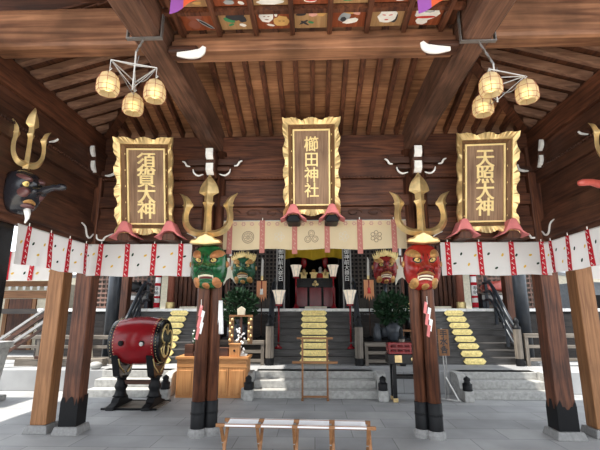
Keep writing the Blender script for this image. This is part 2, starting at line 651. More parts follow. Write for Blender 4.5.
# lapped boards: back slope
b = MB()
yy = 6.0
while yy > 3.6:
    y1 = yy - .2
    ym = (yy + y1) / 2
    hx = 3.3 - (5.9 - ym)
    for x0, x1 in ((-min(hx, 3.25), min(hx, 3.25)),):
        zb = ZE + SL * (5.9 - yy) + .105
        zt = ZE + SL * (5.9 - y1) + .105
        for s, e in ((x0, x1),):
            v = [b.v(s, yy + .02, zb - .014), b.v(e, yy + .02, zb - .014), b.v(e, y1, zt + .012), b.v(s, y1, zt + .012),
                 b.v(s, yy + .02, zb + .004), b.v(e, yy + .02, zb + .004), b.v(e, y1, zt + .03), b.v(s, y1, zt + .03)]
            for q in ((0, 1, 2, 3), (7, 6, 5, 4), (0, 4, 5, 1), (3, 2, 6, 7), (0, 3, 7, 4), (1, 5, 6, 2)):
                b.f([v[i] for i in q])
    yy = y1
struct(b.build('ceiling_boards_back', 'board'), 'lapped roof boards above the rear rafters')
for sx, nm in ((-1, 'ceiling_boards_left'), (1, 'ceiling_boards_right')):
    b = MB()
    d = -.1
    while d < 2.2:
        d1 = d + .2
        y1 = 5.9 - (d + d1) / 2
        if y1 < 3.6:
            break
        za = ZE + SL * d + .105
        zb = ZE + SL * d1 + .105
        xa, xb = sx * (3.3 - d + .02), sx * (3.3 - d1)
        v = [b.v(xa, 3.55, za - .014), b.v(xa, y1, za - .014), b.v(xb, y1, zb + .012), b.v(xb, 3.55, zb + .012),
             b.v(xa, 3.55, za + .004), b.v(xa, y1, za + .004), b.v(xb, y1, zb + .03), b.v(xb, 3.55, zb + .03)]
        for q in ((0, 1, 2, 3), (7, 6, 5, 4), (0, 4, 5, 1), (3, 2, 6, 7), (0, 3, 7, 4), (1, 5, 6, 2)):
            b.f([v[i] for i in q])
        d = d1
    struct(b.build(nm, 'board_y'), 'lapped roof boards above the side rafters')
# rafters, each one its own timber
HR = .11


def rafter(p0, p1, w, h, mat, group):
    d = Vector((0, 0, h / 2))
    o = MB().bar(Vector(p0) + d, Vector(p1) + d, w, h).build('rafter', mat, bevel=.005)
    struct(o, None, group)


for k in range(13):
    x = -1.29 + .215 * k
    rafter((x, 5.9, ZE), (x, 3.66, ZE + SL * 2.24), .062, HR, 'wood_y', 'rafters above the middle bay')
for sx in (-1, 1):
    for k in range(7):
        x = sx * (3.12 - .215 * k)
        yb = 5.9 - (3.3 - abs(x))
        if abs(x) < 1.66:
            break
        rafter((x, 5.9, ZE), (x, yb, rz(x, yb)), .055, HR, 'wood_y', 'short rafters beside the hip')
    y = 5.66
    while y > 3.6:
        xe = 3.3 - (5.9 - y)
        xe = max(xe, 1.3)
        rafter((sx * 3.3, y, ZE), (sx * xe, y, ZE + SL * (3.3 - xe)), .075, .085, 'rafter', 'side rafters of the porch')
        y -= .245
    o = MB().bar((sx * 3.3, 5.9, ZE + .03), (sx * 1.1, 3.7, ZE + SL * 2.2 + .03), .12, .14).build('hip_rafter', 'wood_y', bevel=.006)
    struct(o, None, 'hip rafters')

# beams
for sx, lab in ((-1, 'left'), (1, 'right')):
    x0, x1 = sorted((sx * 1.66, sx * 1.39))
    b = MB()
    N = 12
    sec = []
    for i in range(N + 1):
        y = 1.6 + (5.95 - 1.6) * i / N
        arch = .05 * math.sin(PI * min(1, max(0, (5.95 - y) / 4.35)))
        za = 4.0 + arch
        zt = 4.40 + arch * .6
        zt = min(zt, rz(0, y) + .06) if y > 5 else zt
        c = .035
        sec.append([b.v(x0 + c, y, za), b.v(x1 - c, y, za), b.v(x1, y, za + c), b.v(x1, y, zt), b.v(x0, y, zt), b.v(x0, y, za + c)])
    for a, c in zip(sec, sec[1:]):
        for k in range(6):
            b.f([a[k], a[(k + 1) % 6], c[(k + 1) % 6], c[k]])
    b.f(sec[0])
    b.f(sec[-1][::-1])
    struct(b.build('tie_beam', 'worn_y'), 'long arched tie beam running to the %s inner post' % lab)
    # eave beams (plates) along the sides and panels below
    xa, xb = sorted((sx * 3.24, sx * 3.42))
    struct(bx('eave_beam', (xa, xb, 2.9, 6.05, 3.97, 4.28), 'wood_y', bevel=.012), 'side eave beam carrying the %s rafters' % lab)
    xa, xb = sorted((sx * 3.30, sx * 3.40))
    b = MB()
    b.box(xa, xb, 2.9, 5.95, 3.62, 3.97)
    b.box(xa, xb, 2.9, 5.95, 2.56, 3.45)
    struct(b.build('wall_' + lab, 'dark_y'), 'dark timber wall panel above the %s curtain' % lab)
    xa, xb = sorted((sx * 3.25, sx * 3.41))
    b = MB().box(xa, xb, 2.9, 5.9, 3.44, 3.62)
    y = 3.0
    while y < 5.75:
        b.box(*sorted((sx * 3.225, sx * 3.26)), y, y + .022, 3.59, 3.625)
        y += .045
    struct(b.build('side_lintel', 'dark_y', bevel=.008), 'dentilled side lintel of the %s wall' % lab)
    # rainbow beam over the curtain
    b = MB()
    prev = None
    for i in range(17):
        t = i / 16
        y = 2.9 + t * 2.9
        e = max(0, (t - .75) / .25) ** 2
        zb, zt = 2.60 + .11 * e * 0 + .10 * math.sin(PI * t) * .3, 2.98 + .04 * math.sin(PI * t) - .14 * e
        ring = [b.v(sx * 3.24, y, zb), b.v(sx * 3.42, y, zb), b.v(sx * 3.42, y, zt), b.v(sx * 3.24, y, zt)]
        if prev:
            for k in range(4):
                b.f([prev[k], prev[(k + 1) % 4], ring[(k + 1) % 4], ring[k]])
        else:
            b.f(ring)
        prev = ring
    b.f(prev[::-1])
    struct(b.build('rainbow_beam', 'dark_y', bevel=.01), 'curved rainbow beam over the %s side curtain' % lab)
    # crossbeam of the side bay
    x0, x1 = sorted((sx * 3.45, sx * 1.66))
    struct(bx('crossbeam', (x0, x1, 3.5, 3.72, 4.20, 4.65), 'crossbeam', bevel=.045), 'heavy knotted crossbeam of the %s bay' % lab)

# middle crossbeam and coffered ceiling
struct(MB().box(-1.38, 1.38, 3.52, 3.66, 4.205, 4.32).box(-1.38, 1.38, 3.47, 3.66, 4.09, 4.205).build('crossbeam', 'crossbeam', bevel=.008), 'two stepped crossbeam at the edge of the painted ceiling')
CX = [-1.27 + .36 * k for k in range(8)]
b = MB()
for x in CX:
    b.box(x - .022, x + .022, 2.3, 3.5, 4.265, 4.33)
for y in (3.20, 2.87, 2.54):
    b.box(-1.38, 1.38, y - .022, y + .022, 4.275, 4.33)
b.box(-1.38, 1.38, 2.3, 3.5, 4.345, 4.37)
struct(b.build('ceiling', 'wood_y'), 'coffered ceiling grid over the entrance')


def blob(b, mat, cx, cy, rx, ry, z, rot=0, n=14, wob=.12, seed=1):
    b.use(mat)
    rr = random.Random(seed)
    pts = []
    for k in range(n):
        a = -2 * PI * k / n
        q = 1 + wob * (rr.random() * 2 - 1)
        x, y = rx * q * math.cos(a), ry * q * math.sin(a)
        pts.append(Vector((cx + x * math.cos(rot) - y * math.sin(rot), cy + x * math.sin(rot) + y * math.cos(rot), z)))
    b.flat(pts)


def ceiling_panel(i, row, ground, shapes, label):
    x = (CX[i] + CX[i + 1]) / 2
    y = (3.20 + 3.5) / 2 if row == 0 else (2.87 + 3.20) / 2
    b = MB().use(ground)
    b.box(-.156, .156, -.145 if row == 0 else -.14, .137, 0, .012)
    for k, (m, cx, cy, rx, ry, rot) in enumerate(shapes):
        blob(b, m, cx, cy, rx, ry, -.002 - .0012 * k, rot, seed=i * 7 + k)
    tag(b.build('ceiling_painting', loc=(x, y, 4.332), normals=False), label, 'painted panel', 'painted panels of the coffered ceiling')


# first row (nearest the crossbeam); +y in the panel is the lower side of the picture
ceiling_panel(0, 0, 'panel_red', [('p_brown', -.03, -.06, .075, .05, .2), ('p_grey', .06, .05, .1, .022, .8), ('p_black', .06, .05, .08, .012, .8), ('p_brown', -.05, .05, .06, .06, 0)],
              'red brown ceiling painting with a dark fan and grey ribbon, beside the left tie beam')
ceiling_panel(1, 0, 'panel_tan', [('p_green', -.06, .0, .06, .035, .4), ('p_black', 0, -.05, .09, .06, .2), ('p_black', .06, -.02, .04, .06, -.5), ('p_white', .06, .07, .035, .02, .3), ('p_green', -.05, .06, .03, .015, -.4)],
              'tan ceiling painting of a black creature with green leaves')
ceiling_panel(2, 0, 'panel_red', [('p_white', -.06, -.03, .07, .075, 0), ('p_ochre', .08, .03, .075, .07, 0), ('p_white', -.03, .08, .04, .015, .3), ('p_white', .03, -.06, .015, .03, 0), ('p_brown', -.08, -.04, .012, .005, 0), ('p_brown', -.04, -.04, .012, .005, 0), ('p_brown', -.06, .0, .02, .006, 0), ('p_brown', .06, .02, .012, .006, 0), ('p_brown', .1, .02, .012, .006, 0)],
              'red ceiling painting of one white and one ochre round face')
ceiling_panel(3, 0, 'panel_tan', [('p_black', -.09, -.05, .05, .018, -.1), ('p_pink', .02, -.05, .04, .03, 0), ('p_ochre', .1, -.06, .045, .04, 0), ('p_black', -.06, .06, .05, .012, .7), ('p_black', -.07, .05, .05, .012, -.6), ('p_green', 0, .05, .03, .015, .3)],
              'tan ceiling painting with small crossed dark sprigs and an ochre fruit')
ceiling_panel(4, 0, 'panel_red', [('p_grey', -.04, .0, .055, .07, .5), ('p_white', .02, .05, .075, .035, -.3), ('p_ochre', .02, -.08, .08, .03, 0), ('p_pink', .07, -.06, .04, .025, .5), ('p_black', -.05, .02, .03, .03, 0)],
              'red ceiling painting of a grey and white bird')
ceiling_panel(5, 0, 'panel_tan', [('p_black', .07, .02, .03, .07, 0), ('p_white', 0, .0, .09, .085, 0), ('p_red', -.03, -.02, .02, .006, .2), ('p_red', .03, -.02, .02, .006, -.2), ('p_red', 0, .04, .02, .008, 0), ('p_ochre', -.1, -.1, .04, .012, 0)],
              'tan ceiling painting of a single white round mask')
ceiling_panel(6, 0, 'panel_red', [('p_white', .01, -.03, .12, .10, .1), ('p_white', -.02, .07, .06, .05, 0), ('p_red', 0, .02, .1, .016, 0), ('p_grey', .02, -.06, .05, .02, 0), ('p_white', .02, -.075, .045, .018, 0)],
              'red ceiling painting of a white head with red band, beside the right tie beam')
ceiling_panel(0, 1, 'panel_tan', [('p_brown', 0, .03, .06, .05, 0), ('p_ochre', .05, .09, .04, .02, 0)], 'tan second row ceiling painting partly behind the purple cloth on the left')
ceiling_panel(1, 1, 'panel_red', [('p_grey', -.02, .09, .05, .03, 0), ('p_white', .09, .1, .03, .02, .5), ('p_black', 0, .02, .06, .05, 0)], 'second row red ceiling painting with grey shape, left of the white robe one')
ceiling_panel(2, 1, 'panel_tan', [('p_white', 0, .10, .13, .03, 0), ('p_white', 0, .05, .1, .06, 0), ('p_black', -.02, .03, .06, .03, 0)], 'second row tan ceiling painting of a white spreading robe')
ceiling_panel(3, 1, 'panel_red', [('p_white', 0, .09, .06, .025, 0), ('p_red', 0, .085, .05, .016, 0), ('p_white', .02, .02, .05, .04, 0)], 'second row red ceiling painting with a white ring in the middle')
ceiling_panel(4, 1, 'panel_tan', [('p_green', -.02, .09, .055, .02, 0), ('p_green', .05, .03, .05, .03, 0)], 'second row tan ceiling painting with green leaves')
ceiling_panel(5, 1, 'panel_red', [('p_white', .08, .11, .035, .014, 0), ('p_ochre', 0, .03, .06, .05, 0)], 'second row red ceiling painting with a small white spot')
ceiling_panel(6, 1, 'panel_tan', [('p_brown', 0, .05, .05, .04, 0)], 'tan second row ceiling painting partly behind the purple cloth on the right')

# back wall of the porch: stacked timbers
b = MB()
for z0, z1, p in ((3.93, 4.27, .0), (3.56, 3.92, .05), (3.30, 3.555, .0), (3.13, 3.295, .07), (2.96, 3.125, .02)):
    b.box(-3.3, 3.3, 5.84 - p, 5.98, z0, z1)
x = -3.2
while x < 3.2:
    b.box(x, x + .025, 5.775, 5.80, 3.555, 3.59)
    x += .05
struct(b.build('wall_back', 'wood_x', bevel=.01), 'stacked red brown timbers behind the plaques')
for sx, lab in ((-1, 'left'), (1, 'right')):
    x0, x1 = sorted((sx * 3.25, sx * 1.5))
    b = MB()
    prev = None
    for i in range(21):
        t = i / 20
        x = x0 + (x1 - x0) * t
        e = max(0, abs(t - .5) - .36) / .14
        zt, zb = 2.955, 2.60 + .03 * math.sin(PI * t) + .10 * e * e
        ring = [b.v(x, 5.78, zb), b.v(x, 5.96, zb), b.v(x, 5.96, zt), b.v(x, 5.78, zt)]
        if prev:
            for k in range(4):
                b.f([prev[k], prev[(k + 1) % 4], ring[(k + 1) % 4], ring[k]])
        else:
            b.f(ring)
        prev = ring
    b.f(prev[::-1])
    b.box(x0, x1, 5.965, 5.985, 2.56, 2.96)  # added plank, blocks the bright gap so the lintel corners stay dark
    struct(b.build('rainbow_beam', 'wood_x', bevel=.012), 'curved lintel over the rear %s curtain' % lab)
# carved transom in the middle bay
b = MB().box(-1.4, 1.4, 5.82, 5.96, 2.90, 2.96)
for k in range(9):
    cx = -1.2 + .3 * k
    pts = [(cx + .12 * math.cos(a) * (1 - a / 9), 5.80, 3.03 + .06 * math.sin(a) * (1 - a / 9)) for a in [q * .5 for q in range(14)]]
    b.tube(pts, .010, 6)
struct(b.build('transom', 'dark_x'), 'carved scroll transom above the cream curtain')


def swirl(pts, w=.03, name='white_scroll', parent=None, loc=(0, 0, 0), plane='xz', t=.02):
    """ribbon of varying width along pts in a plane"""
    n = len(pts)
    L, R = [], []
    for i, p in enumerate(pts):
        a = Vector(pts[max(i - 1, 0)])
        c = Vector(pts[min(i + 1, n - 1)])
        d = (c - a).normalized()
        nn = Vector((-d.y, d.x))
        ww = w * (.35 + .65 * math.sin(PI * (i + .5) / n))
        L.append(Vector(p) + nn * ww / 2)
        R.append(Vector(p) - nn * ww / 2)
    poly = [(q.x, q.y) for q in L] + [(q.x, q.y) for q in R[::-1]]
    fn = None if plane == 'xz' else (lambda x, y, z: Vector((y, x, z)))
    return MB().prism(poly, -t / 2, t / 2, fn).build(name, 'white', parent, loc)


def smooth_pts(ctrl, n=6):
    out = []
    P = [Vector(p) for p in ctrl]
    P = [P[0] * 2 - P[1]] + P + [P[-1] * 2 - P[-2]]
    for i in range(1, len(P) - 2):
        for k in range(n):
            t = k / n
            a, b, c, d = P[i - 1], P[i], P[i + 1], P[i + 2]
            out.append(.5 * ((2 * b) + (c - a) * t + (2 * a - 5 * b + 4 * c - d) * t * t + (3 * b - a - 3 * c + d) * t ** 3))
    out.append(P[-2])
    return [tuple(p) for p in out]


# bracket noses with white ends: above the inner posts
def bracket(x, label, mir):
    t = thing('beam_nose', label, 'bracket', (x, 5.78, 3.55), 0, 'carved beam noses with white ends')
    prof = [(0, 0), (-.16, .0), (-.24, .06), (-.26, .17), (-.22, .185), (-.24, .22), (-.30, .27), (-.30, .38), (0, .38)]
    MB().prism(prof, -.07, .07, lambda a, y, z: Vector((y, a, z))).build('nose_block', 'dark_y', t, bevel=.012)
    for z0, z1, ya, yb in ((.01, .165, -.19, -.266), (.225, .375, -.265, -.312)):
        MB().prism([(ya, z0), (yb, z0 + .05), (yb, z1), (yb + .02, z1), (yb + .03, z0 + .06), (ya + .02, z0)], -.052, .052,
                   lambda a, y, z: Vector((y, a - .008, z))).build('white_end', 'white', t)
    for s in (-1, 1):
        MB().box(*sorted((s * .07, s * .27)), -.12, .0, .10, .17).box(*sorted((s * .07, s * .40)), -.1, .0, .2, .3).build('side_arm', 'dark_x', t, bevel=.015)
        swirl(smooth_pts([(s * .12, .04), (s * .2, .02), (s * .26, .06), (s * .28, .12)]), .022, 'white_scroll', t, (0, -.13, 0))
        swirl(smooth_pts([(s * .33, .17), (s * .38, .18), (s * .41, .23), (s * .45, .25)]), .026, 'white_scroll', t, (0, -.12, 0))
    return t


bracket(-1.5, 'white tipped carved beam nose above the green mask', 1)
bracket(1.5, 'white tipped carved beam nose above the red mask', -1)
for sx, lab in ((-1, 'left'), (1, 'right')):
    t = thing('beam_nose', 'white tipped carved beam nose at the top of the %s rear corner post' % lab, 'bracket', (sx * 3.26, 5.80, 3.5), 0, 'carved beam noses with white ends')
    prof = [(0, .1), (-.2, .1), (-.28, .18), (-.28, .3), (-.34, .36), (-.34, .5), (0, .5)]
    MB().prism(prof, -.07, .07, lambda a, y, z: Vector((y, a, z))).build('nose_block', 'dark_y', t, bevel=.012)
    swirl(smooth_pts([(-.37, .47), (-.36, .40), (-.31, .33)]), .05, 'white_scroll', t, (-sx * .05, 0, 0), 'yz', .05)
    swirl(smooth_pts([(-.32, .26), (-.3, .18), (-.24, .11)]), .045, 'white_scroll', t, (-sx * .05, 0, 0), 'yz', .05)
    MB().box(*sorted((0, -sx * .24)), -.1, 0, .1, .18).build('side_arm', 'dark_x', t, bevel=.015)
    swirl(smooth_pts([(-sx * .14, .10), (-sx * .2, .10), (-sx * .27, .13), (-sx * .28, .2)]), .035, 'white_scroll', t, (0, -.11, 0))
    # white curl at the ends of the curved lintels
    t = thing('lintel_curl', 'white line curls on the %s rear curtain lintel ends' % lab, 'carving', (sx * 2.4, 5.77, 2.62))
    for s in (-1, 1):
        swirl(smooth_pts([(s * .55, .11), (s * .66, .06), (s * .70, .01), (s * .78, .03), (s * .80, .10)]), .022, 'white_scroll', t, (0, 0, 0))
    t = thing('lintel_curl', 'white line curl on the %s side curtain beam near the corner post' % lab, 'carving', (sx * 3.235, 5.3, 2.62))
    swirl(smooth_pts([(.12, .20), (.22, .16), (.28, .05), (.36, .03), (.44, .10)]), .025, 'white_scroll', t, (0, 0, 0), 'yz')
    # front tip curl at the crossbeam end
    t = thing('crossbeam_nose', 'long white hooked tip under the %s end of the middle crossbeam' % lab, 'bracket', (sx * 1.2, 3.40, 3.98))
    MB().box(*sorted((sx * .19, -sx * .10)), .0, .16, .06, .13).build('nose_block', 'dark_x', t, bevel=.02)
    swirl(smooth_pts([(sx * .09, .025), (-sx * .04, .02), (-sx * .13, .04), (-sx * .17, .10)]), .085, 'white_scroll', t, (0, 0, 0))
    # white bracket tips on the eave wall
    t = thing('eave_nose', 'small white tipped bracket on the %s side wall beyond the trident' % lab, 'bracket', (sx * 3.3, 4.62, 3.66))
    MB().box(*sorted((0, -sx * .14)), -.05, .05, .0, .07).build('nose_block', 'dark_x', t, bevel=.02)
    swirl(smooth_pts([(-sx * .05, -.01), (-sx * .12, .0), (-sx * .16, .03)]), .022, 'white_scroll', t, (0, -.055, 0))

# ================================================================ POSTS
def jag_box(w, z0, z1, seed, amp=.06):
    """square metal sheath with a ragged worn upper edge"""
    rr = random.Random(seed)
    b = MB()
    per = []
    for (xa, ya), (xb, yb) in (((-w, -w), (w, -w)), ((w, -w), (w, w)), ((w, w), (-w, w)), ((-w, w), (-w, -w))):
        for k in range(10):
            per.append((xa + (xb - xa) * k / 10, ya + (yb - ya) * k / 10))
    lo = [b.v(x, y, z0) for x, y in per]
    hi = [b.v(x, y, z1 + rr.choice((-1, -.4, .3, 1, .8)) * amp) for x, y in per]
    n = len(per)
    for i in range(n):
        b.f([lo[i], lo[(i + 1) % n], hi[(i + 1) % n], hi[i]])
    return b


def square_post(label, x, y, w, ztop, mat, base, shoe=None, seed=1, group=None, sheath_top=.42):
    t = thing('timber_post', label, 'post', (x, y, 0), 0, group)
    h = w / 2
    MB().box(-h, h, -h, h, .10, ztop).build('shaft', mat, t, bevel=.012)
    q = base / 2
    v = MB()
    a = [v.v(sx * q, sy * q, 0) for sx, sy in ((-1, -1), (1, -1), (1, 1), (-1, 1))]
    c = [v.v(sx * q * .86, sy * q * .86, .10) for sx, sy in ((-1, -1), (1, -1), (1, 1), (-1, 1))]
    v.f(a[::-1])
    v.f(c)
    for i in range(4):
        v.f([a[i], a[(i + 1) % 4], c[(i + 1) % 4], c[i]])
    v.build('stone_base', 'stone', t, bevel=.008)
    if shoe:
        jag_box(h + .007, .10, sheath_top, seed).build('metal_shoe', shoe, t)
    return t


square_post('tall dark timber post with ragged black foot, left rear corner of the porch', -3.315, 5.87, .23, 4.0, 'wood_z', .36, 'black', 3)
square_post('tall dark timber post with ragged black foot, right rear corner of the porch', 3.265, 5.87, .245, 4.0, 'wood_z', .38, 'black', 8)
square_post('pale fresh timber post outside the left rear corner post', -3.755, 5.92, .225, 3.9, 'fresh_z', .34)
square_post('pale fresh timber post outside the right rear corner post', 3.80, 5.96, .235, 3.9, 'fresh_z', .36)
square_post('front post with black sheath carrying the black long nosed mask', -3.50, 4.20, .27, 4.0, 'wood_z', .42, 'lacquer', 4, sheath_top=2.75)
square_post('front post with black sheath carrying the red long nosed mask', 3.50, 4.20, .27, 4.0, 'wood_z', .42, 'lacquer', 5, sheath_top=2.75)


def cluster_post(label, x, mir):
    t = thing('cluster_post', label, 'post', (x, 5.82, 0), 0, 'clustered round posts under the masks')
    for px, py, r in ((-.065 * mir, -.06, .088), (.085 * mir, .03, .085), (-.06 * mir, .11, .08)):
        MB().lathe([(r * 1.0, .10), (r, 4.0)], (px, py, 0), n=14).build('round_shaft', 'wood_z', t, smooth=True)
        MB().lathe([(r * 1.4, 0), (r * 1.45, .05), (r * 1.25, .10)], (px, py, 0), n=12).build('stone_base', 'stone', t)
        MB().lathe([(r + .008, .10), (r + .008, .43), (r + .002, .435)], (px, py, 0), n=14, cap=False).build('metal_shoe', 'black', t, smooth=True)
        MB().lathe([(r + .012, .27), (r + .012, .30)], (px, py, 0), n=14).build('band', 'black', t)


cluster_post('cluster of round brown columns under the green mask', -1.49, 1)
cluster_post('cluster of round brown columns under the large red mask', 1.51, -1)

# ================================================================ PLAQUES
PN = .0


def plaque(label, loc, w, h, tilt, rotz, txt, size, line):
    t = thing('name_plaque', label, 'plaque', loc, 0, 'framed name plaques', rot=(tilt, 0, rotz))
    iw, ih = w * .60, h * .755   # inner panel
    mw, mh = w * .80, h * .86
    MB().box(-iw / 2, iw / 2, -.03, .02, h / 2 - ih / 2, h / 2 + ih / 2).build('panel', 'plaque', t)
    b = MB()
    e = .022
    for x0, x1, z0, z1 in ((-iw / 2 - e, iw / 2 + e, h / 2 + ih / 2, h / 2 + ih / 2 + e), (-iw / 2 - e, iw / 2 + e, h / 2 - ih / 2 - e, h / 2 - ih / 2),
                           (-iw / 2 - e, -iw / 2, h / 2 - ih / 2, h / 2 + ih / 2), (iw / 2, iw / 2 + e, h / 2 - ih / 2, h / 2 + ih / 2)):
        b.box(x0, x1, -.05, .0, z0, z1)
    b.build('inner_border', 'gold_paint', t)
    # perimeter loops
    def loop(hw, hh, y, wave_o, wave_y, N=40):
        pts = []
        for side in range(4):
            for k in range(N):
                s = k / N
                ncyc = 4.5 if side % 2 else 3
                lob = abs(math.sin(PI * ncyc * s)) if side % 2 else abs(math.sin(PI * ncyc * s))
                ed = min(1, min(s, 1 - s) * 9)
                q = (1 - lob) * ed
                fine = .5 + .5 * math.sin(2 * PI * s * (26 if side % 2 else 14))
                o = -wave_o * q - wave_o * .16 * fine * ed
                yy = y + wave_y * q + wave_y * .35 * fine * ed
                c = -1 + 2 * s
                if side == 0:
                    p = (c * hw, h / 2 - hh - o, yy)
                    p = (c * hw, -(hh + o) + h / 2, yy)
                elif side == 1:
                    p = (hw + o, h / 2 + c * hh, yy)
                elif side == 2:
                    p = (-c * hw, h / 2 + hh + o, yy)
                else:
                    p = (-hw - o, h / 2 - c * hh, yy)
                pts.append(Vector((p[0], p[2], p[1])))
        return pts

    L0 = loop(iw / 2 + e, ih / 2 + e, -.015, 0, 0)
    L1 = loop(mw / 2, mh / 2, -.085, 0, 0)
    b = MB()
    A = [b.v(p) for p in L0]
    B = [b.v(p) for p in L1]
    n = len(A)
    for i in range(n):
        b.f([A[i], A[(i + 1) % n], B[(i + 1) % n], B[i]])
    b.build('sloped_frame', 'plaque_d', t)
    b = MB()
    loops = [loop(mw / 2, mh / 2, -.08, 0, 0), loop(mw / 2 + .004, mh / 2 + .004, -.115, 0, 0), loop(w / 2, h / 2, -.17, .036, .05), loop(w / 2 + .004, h / 2 + .004, -.13, .036, .05),
             loop(iw / 2, ih / 2, .03, 0, 0)]
    LV = [[b.v(p) for p in L] for L in loops]
    for A, B in zip(LV, LV[1:]):
        for i in range(n):
            b.f([A[i], A[(i + 1) % n], B[(i + 1) % n], B[i]])
    b.build('gold_rim', 'gold', t)
    # rivets on the sloped frame
    for sx in (-1, 1):
        b = MB()
        for k in range(5):
            z = h / 2 + (k - 2) * ih * .22
            MB().sph((sx * (iw + mw) / 4, -.058, z), (.008, .006, .008), 6, 4).sph((sx * (iw + mw) / 4, -.058, z + .012), (.006, .005, .006), 6, 4).build('rivet', 'gold_paint', t)
    text('lettering', '\n'.join(txt), size, 'gold_paint', t, (0, -.036, h / 2 - .01), (PI / 2, 0, 0), .008, .001, line, .95, .0055 if size > .25 else .0025)
    # back board and hanging irons
    MB().box(-iw / 2, iw / 2, .03, .06, h * .2, h * .8).build('back_board', 'dark_z', t)
    return t


TILT = math.radians(15)
plaque('middle plaque in a wavy gold frame with four gold characters on brown wood', (-.02, 5.70, 2.96), .81, 1.38, TILT, 0, '櫛田神社', .225, .97)
plaque('left plaque in a wavy gold frame, between the left corner and the green mask', (-2.40, 5.70, 2.70), .83, 1.38, TILT, math.radians(3), '須賀大神', .285, .80)
plaque('right plaque in a wavy gold frame, between the red mask and the right corner', (2.41, 5.70, 2.70), .83, 1.38, TILT, math.radians(-3), '天照大神', .270, .84)


def cushion(label, x, z, s=1.0, dark='black'):
    t = thing('plaque_rest', label, 'bracket', (x, 5.60, z), 0, 'red cloth covered plaque rests')
    b = MB()
    w, h = .19 * s, .19 * s
    prof = [(-w, -.02), (-w * .55, .05), (-.04, h), (0, h + .012), (.04, h), (w * .55, .05), (w, -.02), (w * .62, .005), (.07, .06), (0, .075), (-.07, .06), (-w * .62, .005)]
    b.prism(prof, -.14, .12)
    b.build('cloth_cover', 'cushion', t, bevel=.012)
    MB().prism([(-.085, -.055), (.085, -.055), (.10, -.02), (.06, .05), (-.06, .05), (-.10, -.02)], -.12, .25).build('peg', dark, t, bevel=.02)


cushion('red cloth covered rest under the left corner of the middle plaque', -.28, 2.88)
cushion('red cloth covered rest under the right corner of the middle plaque', .26, 2.88)
cushion('red cloth covered rest under the left corner of the left plaque', -2.66, 2.635, 1.1, 'dark_z')
cushion('red cloth covered rest under the right corner of the left plaque', -2.02, 2.635, 1.1, 'dark_z')
cushion('red cloth covered rest under the left corner of the right plaque', 2.07, 2.635, 1.1, 'dark_z')
cushion('red cloth covered rest under the right corner of the right plaque', 2.72, 2.635, 1.1, 'dark_z')

# ================================================================ TRIDENTS
def lerp_tab(tab, q):
    for (a, va), (c, vc) in zip(tab, tab[1:]):
        if a <= q <= c:
            return va + (vc - va) * (q - a) / max(1e-6, c - a)
    return tab[-1][1]


def trident(label, loc, s, thick, rotz, mat, base=True, sx=1.0):
    t = thing('gold_trident', label, 'trident', loc, rotz, 'gold three pronged halberd heads above the masks')

    def blade(name, path, widths):
        """ridged blade: diamond section along a path in the xz plane"""
        b = MB()
        rings = []
        n = len(path)
        for k, (p, w) in enumerate(zip(path, widths)):
            a = Vector(path[max(0, k - 1)])
            c = Vector(path[min(n - 1, k + 1)])
            d = (c - a).normalized()
            nn = Vector((-d.y, d.x))
            w = max(w, .002)
            h = thick * (.35 + .65 * min(1, w / .05))
            L = Vector(p) + nn * w
            Q = Vector(p) - nn * w
            m = Vector(p)
            rings.append([b.v(L.x * s * sx, 0, L.y * s), b.v(m.x * s * sx, -h, m.y * s), b.v(Q.x * s * sx, 0, Q.y * s), b.v(m.x * s * sx, h * .7, m.y * s)])
        for A, B in zip(rings, rings[1:]):
            for k in range(4):
                b.f([A[k], A[(k + 1) % 4], B[(k + 1) % 4], B[k]])
        b.f(rings[0])
        b.f(rings[-1][::-1])
        b.build(name, mat, t, bevel=.004)

    tab = [(0, .085), (.12, .07), (.2, .058), (.44, .052), (.52, .058), (.575, .088), (.60, .064), (.68, .068), (.70, .10), (.725, .145), (.76, .142), (.80, .132), (.86, .108), (.92, .066), (.97, .025), (1.0, .002)]
    zs = sorted(set([k / 40 for k in range(41)] + [a for a, _ in tab]))
    zs = [z for z in zs if z >= .05]
    blade('centre_blade', [(0, z) for z in zs], [lerp_tab(tab, z) for z in zs])
    for q in (-1, 1):
        c = smooth_pts([(0, .13), (.12, .125), (.23, .165), (.305, .255), (.325, .37), (.31, .47), (.30, .55), (.335, .635), (.425, .715)], 5)
        wt = [(0, .05), (.25, .052), (.5, .046), (.6, .046), (.68, .058), (.735, .088), (.78, .058), (.88, .044), (1, .002)]
        blade('side_blade', [(q * x, z) for x, z in c], [lerp_tab(wt, k / (len(c) - 1)) for k in range(len(c))])
    if base:
        pr = [(-.23, -.03), (-.20, .03), (-.14, .035), (-.10, .075), (-.04, .10), (0, .125), (.04, .10), (.10, .075), (.14, .035), (.20, .03), (.23, -.03), (0, -.05)]
        MB().prism([(x * s, z * s) for x, z in pr], -thick * 1.3, thick * .6).build('socket', mat, t, bevel=thick * .3)
    return t


trident('large gold trident above the green mask', (-1.50, 5.56, 2.56), .99, .07, 0, 'gold')
trident('large gold trident above the large red mask', (1.50, 5.56, 2.56), .99, .07, 0, 'gold')
trident('slim gold trident above the black long nosed mask', (-3.17, 4.14, 3.10), .78, .045, math.radians(62), 'gold', False, .62)
trident('slim gold trident above the red long nosed mask at the right edge', (3.17, 4.10, 3.10), .78, .045, math.radians(-62), 'gold', False, .62)


# ================================================================ MASKS
def G(u, v, cu, cv, su, sv):
    return math.exp(-((u - cu) / su) ** 2 - ((v - cv) / sv) ** 2)


